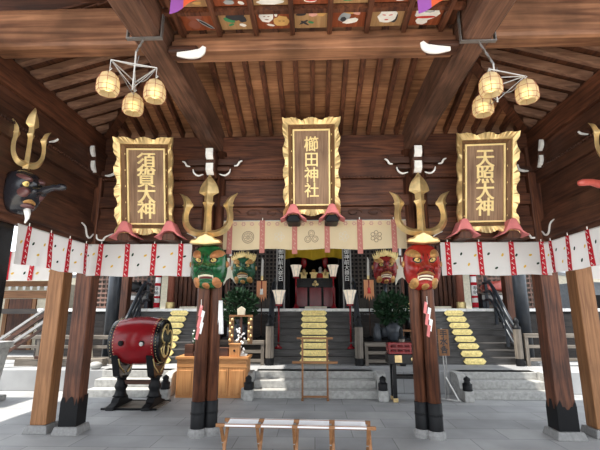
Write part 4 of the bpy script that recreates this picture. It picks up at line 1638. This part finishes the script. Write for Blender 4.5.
newel_cap('low stone newel with black onion cap between drum and cabinet', -2.80, 7.98)
newel_cap('low stone newel with black onion cap at the right corner of the cabinet', -1.23, 7.98)
newel_cap('low stone newel with black onion cap beside the red offering box', 1.26, 7.98)
newel_cap('low stone newel with black onion cap left of the right granite steps', 2.80, 7.98)

# ================================================================ GOLD PADS ON THE STAIRS
for nm, cx, w in (('middle', 0.0, .345), ('left', -3.60, .25), ('right', 3.66, .26)):
    for i in range(8):
        y = Y0 + TREAD * i - .014
        z0 = PZ + RISE * i + .006
        z1 = z0 + RISE - .012
        zc = (z0 + z1) / 2
        h = (z1 - z0) / 2 * .95
        poly = [(-w, zc), (-w + .06, zc + h), (w - .06, zc + h), (w, zc), (w - .06, zc - h), (-w + .06, zc - h)]
        b = MB().use('gold_pad')
        b.prism(poly, -.03, 0)
        for q in range(3):
            b.sph((-w * .5 + w * .5 * q, -.026, zc), (w * .2, .012, h * .6), 10, 6)
        o = b.build('gold_pad', loc=(cx, y, 0), bevel=.006)
        k = 7 - i
        tag(o, 'gold foil pad on the %s riser of the %s staircase' % (['top', 'second highest', 'third highest', 'fourth highest', 'fifth highest', 'third lowest', 'second lowest', 'lowest'][k], nm), 'gold pad', 'gold pads up the %s staircase' % nm)

# ================================================================ BANISTERS, NEWELS, RAILINGS
def wood_newel(label, x, y, h, r=.10, mat='grey_z', grp=None):
    t = thing('newel_post', label, 'newel post', (x, y, PZ), 0, grp)
    MB().lathe([(r, 0), (r, .16)], n=14).build('black_foot', 'black', t, smooth=False)
    MB().lathe([(r * .95, .16), (r * .95, h)], n=14).build('shaft', mat, t, smooth=False)
    MB().lathe([(r * .98, h), (r * .98, h + .05), (r * .6, h + .07), (r * .65, h + .10), (r * .5, h + .115), (r * .72, h + .16), (r * .55, h + .21), (r * .12, h + .26), (0, h + .27)], n=14, cap=False).build('onion_cap', 'black', t, smooth=True)


wood_newel('grey wooden newel with black onion cap left of the middle staircase', -1.02, 9.62, .86, .10, 'grey_z', 'grey newels of the middle staircase')
wood_newel('grey wooden newel with black onion cap right of the middle staircase', 1.02, 9.62, .84, .10, 'grey_z', 'grey newels of the middle staircase')
wood_newel('grey newel with black cap at the outer foot of the right staircase', 4.60, 9.66, .80, .09, 'grey_z', 'grey newels of the side staircases')
wood_newel('grey newel with black cap at the outer foot of the left staircase', -4.55, 9.72, .80, .09, 'grey_z', 'grey newels of the side staircases')


def banister(label, x, s):
    t = thing('banister', label, 'banister', (x, 9.7, PZ))
    for k, (dz, r) in enumerate(((.86, .045), (.62, .035), (.40, .035))):
        pts = smooth_pts([(0, .02, dz - .02), (0, .35, dz + .26), (0, .8, dz + .76), (0, 1.15, dz + 1.06), (0, 1.32, dz + 1.10), (0, 1.55, dz + 1.08)])
        MB().tube(pts, r, 8).build('rail', 'bluesteel', t, smooth=True)
    for y, z in ((.45, .42), (.95, .92), (1.4, 1.27)):
        MB().box(-.03, .03, y - .03, y + .03, z - .05, z + .82).build('baluster', 'bluesteel', t)


banister('black curved banister on the outer side of the left staircase', -4.55, -1)
banister('black curved banister on the outer side of the right staircase', 4.60, 1)
banister('black curved banister rising beside the middle staircase, left side', -1.06, -1)
banister('black curved banister rising beside the middle staircase, right side', 1.06, 1)


def railing(label, x0, x1, y, zs, top_mat, hpost, end_post=True):
    t = thing('low_railing', label, 'railing', ((x0 + x1) / 2, y, PZ))
    L = (x1 - x0) / 2
    for i, z in enumerate(zs):
        hh = .045 if i == 0 else .035
        MB().box(-L, L, -.05 if i == 0 else -.03, .05 if i == 0 else .03, z - hh, z + hh).build('rail', top_mat if i == 0 else 'grey_x', t, bevel=.008)
    n = max(2, int((x1 - x0) / .75) + 1)
    for k in range(n):
        x = -L + .04 + (2 * L - .08) * k / (n - 1)
        MB().box(x - .035, x + .035, -.035, .035, 0, zs[0]).build('baluster', 'grey_z', t)
    return t


railing('low grey railing with brown top rail, left of the middle staircase', -1.90, -1.14, 9.60, (.50, .30, .10), 'grey_x', .5)
railing('low grey railing with brown top rail, right of the middle staircase', 1.14, 1.92, 9.60, (.46, .28, .10), 'grey_x', .5)
wood_newel('short grey post at the right end of the railing behind the red offering box', 1.98, 9.60, .58, .075, 'grey_z')
railing('weathered outer railing right of the right staircase', 4.74, 7.2, 9.66, (.66, .42, .14), 'grey_x', .6)
railing('weathered outer railing behind the drum at the far left', -7.4, -4.70, 9.72, (.60, .38, .12), 'grey_x', .6)
for sx, lab in ((-1, 'left'), (1, 'right')):
    t = thing('hall_column', 'tall blue black column before the %s end of the hall' % lab, 'column', (sx * 4.92, 9.95, PZ))
    MB().lathe([(.15, 0), (.15, 3.9)], n=18).build('shaft', 'bluesteel', t, smooth=True)
    MB().lathe([(.22, 0), (.22, .05), (.18, .09)], n=18).build('stone_base', 'stone', t)
    MB().box(-sx * .45 - .07, -sx * .45 + .07, .4, .54, 0, 1.13).build('brace', 'wood_z', t) if False else None
    # black columns with gold feet standing on the hall floor
    for x, cl, mat in ((4.05, 'bronze', 'p_brown'), (2.62, 'black', 'black')):
        t = thing('hall_column', '%s hall column with gold foot %s' % (cl, ('behind the %s staircase' if x > 3 else 'beside the %s lattice wall') % lab), 'column', (sx * x, 11.5, 1.69))
        MB().lathe([(.10, .0), (.10, 2.95)], n=16).build('shaft', mat, t, smooth=True)
        MB().lathe([(.125, 0), (.125, .16), (.108, .18)], n=16).build('gold_foot', 'gold_pale', t)
    t = thing('threshold_bar', 'pale wooden bar lying at the head of the %s staircase' % lab, 'bar', (sx * 3.4, 11.35, 1.69))
    MB().box(-.32, .32, -.04, .04, 0, .06).build('bar', 'plaster', t, bevel=.01)
t = thing('threshold_bar', 'pale wooden bar lying at the head of the middle staircase', 'bar', (0.05, 11.35, 1.69))
MB().box(-.30, .30, -.04, .04, 0, .06).build('bar', 'plaster', t, bevel=.01)

# ================================================================ STANDING LAMPS
def stand_lamp(label, x, y, z, h, s=1.0):
    t = thing('standing_lamp', label, 'lamp', (x, y, z), 0, 'red poled lamps with flared white shades')
    MB().lathe([(.10 * s, 0), (.10 * s, .03), (.05 * s, .06), (.035 * s, .12), (.022 * s, .14)], n=12).build('base', 'red_lac', t, smooth=True)
    MB().lathe([(.022 * s, .12), (.022 * s, h - .02)], n=10).build('pole', 'red_lac', t, smooth=True)
    n = 6
    MB().lathe([(.075 * s, h), (.09 * s, h + .08 * s), (.125 * s, h + .24 * s), (.165 * s, h + .34 * s)], n=n, cap=False).build('shade', 'lamp_glow', t)
    MB().lathe([(.085 * s, h - .05 * s), (.085 * s, h)], n=n).build('collar', 'red_lac', t)
    b = MB()
    for k in range(n):
        a = 2 * PI * k / n
        b.tube([(r * s * math.cos(a), r * s * math.sin(a), h + q * s) for r, q in ((.078, 0), (.093, .08), (.128, .24), (.168, .34))], .007 * s, 5)
    b.build('ribs', 'whitemetal', t)
    MB().sph((0, 0, h + .12 * s), (.05 * s, .05 * s, .075 * s), 10, 8).build('bulb', 'bulb_soft', t, smooth=True)


stand_lamp('flared white lamp on a red pole on the left side of the middle staircase', -.87, 10.22, .733, 1.06)
stand_lamp('flared white lamp on a red pole on the right side of the middle staircase', .89, 10.22, .733, 1.06)
stand_lamp('flared lit lamp on a red pole left of the altar', -.52, 11.95, 1.695, .92)
stand_lamp('flared lit lamp on a red pole right of the altar', .57, 11.95, 1.695, .92)


# ================================================================ HALBERDS WITH BANNERS
def halberd(label, x, y, mat, top, bz0, bz1, w, orange):
    z = .935
    t = thing('bannered_halberd', label, 'banner', (x, y, z), 0, 'ceremonial halberds with hanging banners')
    MB().lathe([(.14, 0), (.14, .04), (.05, .06), (.03, .10)], n=10).build('stand', 'black', t)
    MB().lathe([(.016, .05), (.016, top - z - .62)], n=8).build('pole', 'dark_z', t)
    q = top - z
    MB().prism([(-.03, q - .48), (.03, q - .48), (.034, q - .08), (-.012, q)], -.008, .008).build('blade', 'whitemetal', t, bevel=.004)
    MB().lathe([(.03, q - .66), (.03, q - .48)], n=10).build('gold_collar', 'gold_pale' if orange else 'black', t)
    MB().tube([(-w - .02, -.03, bz1 - z), (w + .02, -.03, bz1 - z)], .012, 6).build('yoke', 'dark_x', t)
    a, c = bz0 - z, bz1 - z
    b = MB()
    H = c - a
    poly = [(-w, c), (w, c), (w, a + .02), (w * .72, a + .11), (w * .5, a - .02), (w * .2, a + .09), (0, a - .04), (-w * .25, a + .10), (-w * .5, a), (-w * .75, a + .12), (-w, a + .03)]
    if not orange:
        poly = [(-w, c), (w, c), (w, a), (w * .6, a + .10), (w * .1, a + .16), (-w * .5, a + .10), (-w, a - .04)]
    b.prism(poly, -.035, -.028)
    b.build('banner_cloth', mat, t)
    if orange:
        MB().sph((0, -.045, a + H * .52), (.04, .012, .05), 10, 6).prism([(-.045, a + H * .30), (.045, a + H * .30), (.03, a + H * .5), (-.03, a + H * .5)], -.046, -.035).build('badge', 'p_white' if x < 0 else 'p_red', t)
    MB().tube([(0, -.035, c), (0, -.05, c - .12), (0, -.05, c - .22)], .014, 6).build('tassel', 'red_lac', t)


halberd('halberd with orange jagged banner and white badge, left of the altar', -1.32, 10.35, 'orange_cloth', 2.98, 1.88, 2.38, .125, True)
halberd('halberd with orange jagged banner and red badge, right of the altar', 1.38, 10.35, 'orange_cloth', 2.98, 1.90, 2.40, .125, True)
halberd('halberd with pale pointed banner beside the large green mask', -2.16, 10.42, 'pale_cloth', 3.5, 2.30, 2.98, .155, False)
halberd('halberd with pale pointed banner beside the large red mask', 2.22, 10.42, 'pale_cloth', 3.5, 2.30, 2.98, .155, False)


def pole_mask(label, x, y, zc, w, h, skin, brow):
    o = oni_mask(label, (x, y, zc), w, h, .2, skin, brow, True, 'smaller demon masks with gold hair on poles', 'gold_pale')
    MB().lathe([(.045, .935 - zc), (.045, 0)], (0, .10, 0), n=10).build('pole', 'bluesteel', o, smooth=True)
    MB().lathe([(.16, .935 - zc), (.16, .98 - zc), (.07, 1.02 - zc)], (0, .10, 0), n=12).build('pole_foot', 'black', o)


pole_mask('smaller dark green demon mask with gold hair on a pole above the left bush', -1.78, 10.3, 2.65, .60, .72, 'mask_dkgreen', 'brow_gold')
pole_mask('smaller dark red demon mask with gold hair on a pole above the right bush', 1.80, 10.3, 2.66, .60, .74, 'mask_dkred', 'brow_gold')


def vase_bush(label, x, y, seed, h, rx, zc, rz_):
    t = thing('vase_of_evergreens', label, 'plant', (x, y, .935), 0, 'big vases of evergreen branches')
    MB().lathe([(.10, 0), (.13, .05), (.19, .20), (.19, .30), (.12, .40), (.10, .46), (.14, .50)], n=20).build('vase', 'porcelain', t, smooth=True)
    MB().lathe([(.085, .10), (.085, .3)], (-.21, .03, 0), n=10).build('handle', 'porcelain', t, smooth=True)
    leaf_mesh(0, 0, zc, rx, .36, rz_, 900, .11, seed).build('leaves', 'leaf', t)
    rr = random.Random(seed)
    b = MB()
    for _ in range(12):
        a = rr.uniform(0, 6.28)
        r = rr.uniform(.1, .32)
        b.tube([(0, 0, .42), (r * .4 * math.cos(a), r * .3 * math.sin(a), zc - rz_ * .4), (r * math.cos(a), r * .8 * math.sin(a), zc + rz_ * .5)], [.012, .009, .004], 5)
    b.build('stems', 'dark_z', t)


vase_bush('dark evergreen branches in a vase under the small green mask', -1.80, 9.98, 31, .5, .42, .78, .42)
vase_bush('dark evergreen branches in a blue grey vase under the small red mask', 1.88, 9.98, 32, .5, .42, .74, .38)
t = thing('small_table', 'light wooden low table on the deck behind the red offering box', 'table', (2.28, 10.35, .935))
MB().box(-.22, .22, -.1, .1, .20, .24).build('top', 'fresh_x', t)
for x in (-.1, .1):
    MB().box(x - .02, x + .02, -.02, .02, 0, .2).build('leg', 'fresh_z', t)
t = thing('stone_jar', 'dark grey jar beside the blue grey vase on the right deck', 'jar', (1.50, 9.98, .935))
MB().lathe([(.09, 0), (.10, .1), (.085, .3), (.05, .36), (.06, .40)], n=14).build('body', 'porcelain', t, smooth=True)

# ================================================================ ALTAR ROOM
t = thing('altar_table', 'black altar table with a gold leaf emblem in the dark middle room', 'altar', (.05, 13.4, 1.69))
MB().box(-.62, .62, -.2, .25, .92, .98).build('top', 'lacquer', t)
MB().box(-.60, .60, -.18, .22, .70, .92).build('front_panel', 'lacquer', t)
for x in (-.45, 0, .45):
    MB().box(x - .19, x + .19, -.17, -.14, .08, .68).build('red_panel', 'red_lac', t)
MB().box(-.62, .62, -.16, .22, 0, .7).build('body', 'interior', t)
b = MB()
for a in (0, 2.09, 4.19):
    b.sph((.065 * math.sin(a), -.19, .81 + .055 * math.cos(a)), (.05, .012, .05), 10, 6)
b.box(-.02, .02, -.195, -.18, .70, .78)
b.build('gold_emblem', 'gold', t, smooth=True)
for x, lab in ((-.38, 'left'), (-.05, 'middle'), (.34, 'right')):
    t = thing('offering_tray', 'pale gold tiered offering tray at the %s of the altar table' % lab, 'tray', (.05 + x, 13.35, 2.675), 0, 'offering trays on the altar')
    MB().box(-.09, .09, -.09, .09, 0, .15).build('foot', 'gold_pale', t)
    MB().box(-.13, .13, -.12, .12, .15, .19).build('tray', 'gold_pale', t)
    MB().sph((0, 0, .24), (.07, .07, .06), 8, 6).build('offering', 'p_red' if x > .3 else 'p_ochre', t, smooth=True)
for x, lab, mat in ((-.62, 'left', 'red_lac'), (.62, 'right', 'red_lac')):
    t = thing('hanging_ornament', 'red and gold hanging ornament %s above the altar' % lab, 'ornament', (.03 + x * .55, 13.0, 2.95))
    MB().lathe([(.01, .55), (.07, .45), (.10, .30), (.10, .15), (.05, .05), (.02, 0)], n=10).build('body', mat, t, smooth=True)
    MB().lathe([(.03, -.2), (.05, -.1), (.02, 0)], n=8).build('tassel', 'gold', t, smooth=True)
    MB().tube([(0, 0, .5), (0, 0, 1.6)], .008, 5).build('cord', 'red_lac', t)
t = thing('seated_figurine', 'small red and white offering figurine on the altar right of the middle tray', 'figurine', (.22, 13.5, 2.675))
MB().lathe([(.12, 0), (.13, .1), (.08, .22), (.05, .28)], n=12).sph((0, 0, .33), (.06, .06, .07), 10, 8).build('body', 'p_white', t, smooth=True)
MB().lathe([(.13, .02), (.138, .1), (.1, .18)], n=12, cap=False).build('robe', 'p_red', t, smooth=True)
t = thing('silk_curtain', 'yellow silk curtain across the top of the altar room', 'curtain', (-1.0, 12.75, 3.15))
MB().grid(lambda u, v: Vector((2.0 * u, .03 * math.sin(u * 44), (.55 * v) + (1 - v) * (.05 + .16 * abs(math.sin(u * PI * 2)) * .6))), 80, 6).build('cloth', 'yellow_cloth', t, smooth=True)
b = MB()
for k in range(20):
    b.prism([(.05 + k * .1 - .045, .5), (.05 + k * .1 + .045, .5), (.05 + k * .1, .38)], -.06, -.05)
b.build('net_fringe', 'm_green', t)
for sx, lab in ((-1, 'left'), (1, 'right')):
    t = thing('inscribed_board', 'tall narrow black board with white characters %s of the altar opening' % lab, 'sign', (sx * 1.0, 12.28, 1.69))
    MB().box(-.09, .09, -.02, .02, .0, 2.4).build('board', 'lacquer', t)
    for q in (-1, 1):
        MB().box(q * .115 - .02, q * .115 + .02, -.03, .03, 0, 2.5).build('pale_edge', 'greymetal', t)
    text('lettering', '奉\n納\n御\n神\n前\n大\n祭\n日', .17, 'p_white', t, (0, -.022, 1.45), (PI / 2, 0, 0), .001, 0, .95)
    t = thing('altar_side_cloth', 'dark hanging side cloth with gold edge on the %s of the altar room' % lab, 'cloth', (sx * .86, 12.9, 1.62))
    MB().grid(lambda u, v: Vector((.2 * (u - .5), .03 * math.sin(u * 20), 2.0 * v)), 12, 2).build('cloth', 'interior', t, smooth=True)

# ================================================================ SIDE THINGS ON THE HALL FLOOR
def skin(name, pts, edges, mat, parent):
    me = bpy.data.meshes.new(name)
    me.from_pydata([p[:3] for p in pts], edges, [])
    me.materials.append(M[mat])
    o = bpy.data.objects.new(name, me)
    COL.objects.link(o)
    o.parent = parent
    md = o.modifiers.new('skin', 'SKIN')
    md.use_smooth_shade = True
    for v, p in zip(me.skin_vertices[0].data, pts):
        v.radius = (p[3], p[3])
    me.skin_vertices[0].data[0].use_root = True
    sb = o.modifiers.new('sub', 'SUBSURF')
    sb.levels = 2
    sb.render_levels = 2
    return o


def bench(label, x, y, w, h):
    t = thing('low_bench', label, 'bench', (x, y, 1.69), 0, 'grey benches carrying the ox statues')
    MB().box(-w, w, -.25, .25, h - .05, h).build('top', 'grey_x', t, bevel=.008)
    MB().box(-w + .03, w - .03, -.22, -.18, h - .18, h - .06).build('front_panel', 'greymetal', t)
    for q in (-1, 1):
        MB().box(q * (w - .08) - .04, q * (w - .08) + .04, -.2, .2, 0, h - .05).build('leg', 'bluesteel', t)
    MB().box(-w + .1, w - .1, -.03, .03, .05, .11).build('stretcher', 'grey_x', t)


bench('low grey bench under the red ox statue', 5.02, 11.55, .48, .42)
bench('low grey bench under the dark ox statue', -5.10, 11.55, .48, .42)


def ox(label, x, y, z, mat, s, mir):
    t = thing('ox_statue', label, 'statue', (x, y, z), 0, 'reclining ox statues')
    t.scale = (s * mir, s, s)
    P = [(0, 0, .24, .17), (-.20, 0, .25, .17), (.20, 0, .25, .18), (.34, 0, .20, .13), (-.34, 0, .34, .12), (-.46, -.05, .42, .10), (-.58, -.10, .36, .065),
         (.30, -.18, .10, .07), (.10, -.24, .06, .045), (-.22, -.16, .08, .065), (-.40, -.22, .05, .045), (-.26, .16, .08, .06), (.3, .17, .10, .07)]
    E_ = [(0, 1), (0, 2), (2, 3), (1, 4), (4, 5), (5, 6), (2, 7), (7, 8), (1, 9), (9, 10), (1, 11), (2, 12)]
    skin('body', P, E_, mat, t)
    for q in (-1, 1):
        MB().tube([(-.44, -.05 + q * .06, .50), (-.45, -.05 + q * .13, .56), (-.49, -.05 + q * .14, .64)], [.022, .018, .004], 8).build('horn', 'black' if mat != 'black' else 'greymetal', t, smooth=True)
        MB().sph((-.41, -.05 + q * .12, .45), (.03, .05, .02), 8, 6).build('ear', mat, t, smooth=True)
    MB().tube([(.44, 0, .26), (.50, -.04, .16), (.46, -.1, .04)], [.02, .016, .02], 8).build('tail', mat, t, smooth=True)


ox('red reclining ox statue on a grey bench at the right end of the hall', 5.02, 11.55, 2.115, 'mask_nose_red', .80, -1)
ox('dark reclining ox statue on a grey bench at the left end of the hall', -5.10, 11.55, 2.115, 'black', .80, 1)
for sx, lab in ((-1, 'left'), (1, 'right')):
    t = thing('red_white_pillar', 'slim white pillar with red bands and lettering at the head of the %s banister' % lab, 'pillar sign', (sx * 4.36, 11.3, 1.69), 0)
    MB().lathe([(.075, 0), (.075, .95)], n=12).build('pillar', 'white', t, smooth=True)
    for z0, z1 in ((.03, .16), (.28, .34), (.62, .70), (.86, .93)):
        MB().lathe([(.08, z0), (.08, z1)], n=12).build('red_band', 'strip_red', t)
    text('lettering', '奉\n納', .12, 'p_black', t, (0, -.079, .48), (PI / 2, 0, 0), .001, 0, .95)

# ================================================================ STREAMERS, SIGN
def shide(label, x, y, ztop, mirror):
    t = thing('paper_streamer', label, 'streamer', (x, y, ztop), 0, 'folded paper streamers on the clustered columns')
    MB().tube([(0, 0, .05), (0, 0, -.06)], .004, 5).build('string', 'white', t)
    for k, mat in enumerate(('cushion', 'paper', 'cushion', 'paper', 'cushion')):
        x0 = (.018 if k % 2 else -.018) - mirror * .016 * (k - 2) * .3
        z1 = -.04 - .075 * k
        MB().prism([(x0 - .03, z1 - .13), (x0 + .005, z1 - .15), (x0 + .035, z1), (x0 - .005, z1 + .02)], -.004 * k, -.004 * k + .002).build('paper_fold', mat, t)


shide('pink and white folded paper streamer on the columns under the green mask', -1.55, 5.63, 1.72, 1)
shide('pink and white folded paper streamer on the columns under the large red mask', 1.53, 5.63, 1.76, -1)
t = thing('white_towel', 'white cloth hanging behind the columns under the green mask', 'cloth', (-1.335, 5.80, 1.30))
MB().grid(lambda u, v: Vector((.14 * (u - .5) * (.55 + .45 * (1 - v)), .012 * math.sin(u * 14), .46 * v)), 10, 4).build('cloth', 'paper', t, smooth=True, solid=.004)
t = thing('notice_sign', 'orange wooden notice board with black characters on a thin metal stand', 'sign', (2.44, 8.05, 0))
MB().tube([(-.02, .0, .03), (-.02, 0, 1.30)], .014, 6).tube([(.03, .0, .03), (.03, 0, .9)], .010, 6).build('pole', 'greymetal', t)
MB().tube([(0, 0, .42), (.18, -.12, .02)], .014, 6).tube([(-.02, 0, .03), (.2, -.14, .02)], .014, 6).tube([(-.02, 0, .03), (-.1, .14, .02)], .014, 6).build('foot', 'whitemetal', t)
MB().box(-.10, .10, -.035, -.012, .80, 1.28).build('board', 'fresh_z', t, bevel=.004)
text('lettering', '手\n水\n舎', .145, 'p_black', t, (0, -.037, 1.045), (PI / 2, 0, 0), .001, .004, 1.0)

# ================================================================ FAR LEFT AND RIGHT SURROUNDINGS
t = thing('stone_planter', 'pale square stone planter on a low plinth at the left edge', 'planter', (-6.16, 7.45, 0))
MB().box(-.42, .42, -.42, .42, 0, .10).build('plinth', 'stone_edge', t, bevel=.015)
v = MB()
A = [v.v(sx * .30, sy * .30, .10) for sx, sy in ((-1, -1), (1, -1), (1, 1), (-1, 1))]
B = [v.v(sx * .38, sy * .38, .95) for sx, sy in ((-1, -1), (1, -1), (1, 1), (-1, 1))]
v.f(A[::-1]); v.f(B)
for i in range(4):
    v.f([A[i], A[(i + 1) % 4], B[(i + 1) % 4], B[i]])
v.build('body', 'stone_edge', t, bevel=.015)
MB().box(-.42, .42, -.42, .42, .95, 1.06).build('rim', 'stone_edge', t, bevel=.015)

t = thing('side_building', 'wooden side building with a pale roof beyond the left posts', 'building', (-9.6, 13.2, PZ))
MB().box(-2.4, 1.3, 0, 3, 0, 2.1).build('wall', 'plaster', t)
MB().box(-2.4, 1.36, -.06, .0, 1.62, 1.86).build('frieze', 'fresh_x', t)
MB().box(-2.4, 1.36, -.08, .0, 2.0, 2.18).build('eave_beam', 'fresh_x', t)
MB().box(-.35, .40, -.05, .0, .0, 1.6).build('door', 'wood_z', t)
MB().box(.42, .54, -.06, .0, .0, 1.6).build('door_post', 'fresh_z', t)
MB().box(-.5, -.37, -.06, .0, .0, 1.6).build('door_post', 'fresh_z', t)
v = MB()
v.prism([(-.9, 2.14), (3.6, 2.9), (3.6, 3.0), (-.9, 2.26)], -2.8, 1.75, lambda x, y, z: Vector((y, x, z)))
v.build('roof', 'roofmetal', t)
for k in range(9):
    x = -.6 + k * .24
    MB().prism([(x - .05, 2.0), (x + .05, 2.0), (x + .03, 1.88), (x - .03, 1.88)], -.12, -.11).build('paper_tag', 'paper', t)

t = thing('stair_handrail', 'pale metal stair handrail rising behind the left posts', 'handrail', (-6.9, 8.95, PZ))
for dz, r, m in ((0, .03, 'greymetal'), (-.13, .045, 'dark_x'), (-.28, .035, 'greymetal'), (-.42, .03, 'dark_x')):
    MB().bar((-.35, 0, .12 + dz + .2), (1.05, .1, 1.35 + dz), r * 2, r * 1.6).build('rail', m, t)
MB().box(.98, 1.12, .03, .17, 0, 1.4).build('end_post', 'greymetal', t)
MB().box(-.42, -.30, -.06, .06, 0, .4).build('end_post', 'greymetal', t)

t = thing('timber_stack', 'weathered planks and props lying on the platform behind the left posts', 'timber', (-5.7, 9.38, PZ))
MB().box(-1.0, 1.0, -.12, .12, 0, .16).build('plank', 'grey_x', t, bevel=.01)
MB().box(-.5, -.2, -.2, .2, .16, .22).build('plank', 'wood_x', t)
MB().bar((.55, .2, .16), (.35, .25, 1.0), .10, .06).build('prop', 'plaster', t)
t = thing('side_building', 'blue grey building with a pale roof beyond the right posts', 'building', (9.9, 13.2, PZ))
MB().box(-1.6, 2.4, 0, 3, 0, 2.1).build('wall', 'bluegrey', t)
MB().box(-1.5, -.2, -.04, .0, .9, 1.7).build('dark_window', 'interior', t)
MB().box(-1.6, 2.4, -.12, 0, .55, .66).build('sill_band', 'whitemetal', t)
v = MB()
v.prism([(-.9, 2.14), (3.6, 2.9), (3.6, 3.0), (-.9, 2.26)], -1.9, 2.8, lambda x, y, z: Vector((y, x, z)))
v.build('roof', 'roofmetal', t)
t = thing('stone_lantern_block', 'grey conical stone bell on the platform right of the right corner post', 'stone', (6.0, 9.05, PZ))
MB().lathe([(.28, 0), (.26, .12), (.20, .4), (.10, .6), (.0, .66)], n=16, cap=False).build('body', 'stone_dark', t, smooth=True)
t = thing('round_stone', 'small round pale stone on the platform edge right of the left corner post', 'stone', (-4.62, 8.85, PZ))
MB().sph((0, 0, .075), (.14, .11, .08), 12, 8).build('body', 'stone_edge', t, smooth=True)
for sx, lab in ((-1, 'left'), (1, 'right')):
    t = thing('garden_wall', 'long pale plastered boundary wall far behind on the %s' % lab, 'wall', (sx * 11, 18.2, 0))
    t['kind'] = 'structure'
    MB().box(-6, 6, 0, .3, 0, 3.2).build('wall', 'plaster', t)
    MB().box(-6, 6, -.3, .6, 3.2, 3.4).build('coping', 'roofmetal', t)
for sx, lab in ((-1, 'left'), (1, 'right')):
    t = thing('brown_post', 'brown square post beside the blue black column at the %s end of the hall' % lab, 'post', (sx * 5.02, 10.75, PZ))
    MB().box(-.12, .12, -.12, .12, 0, 3.6).build('shaft', 'wood_z', t, bevel=.01)
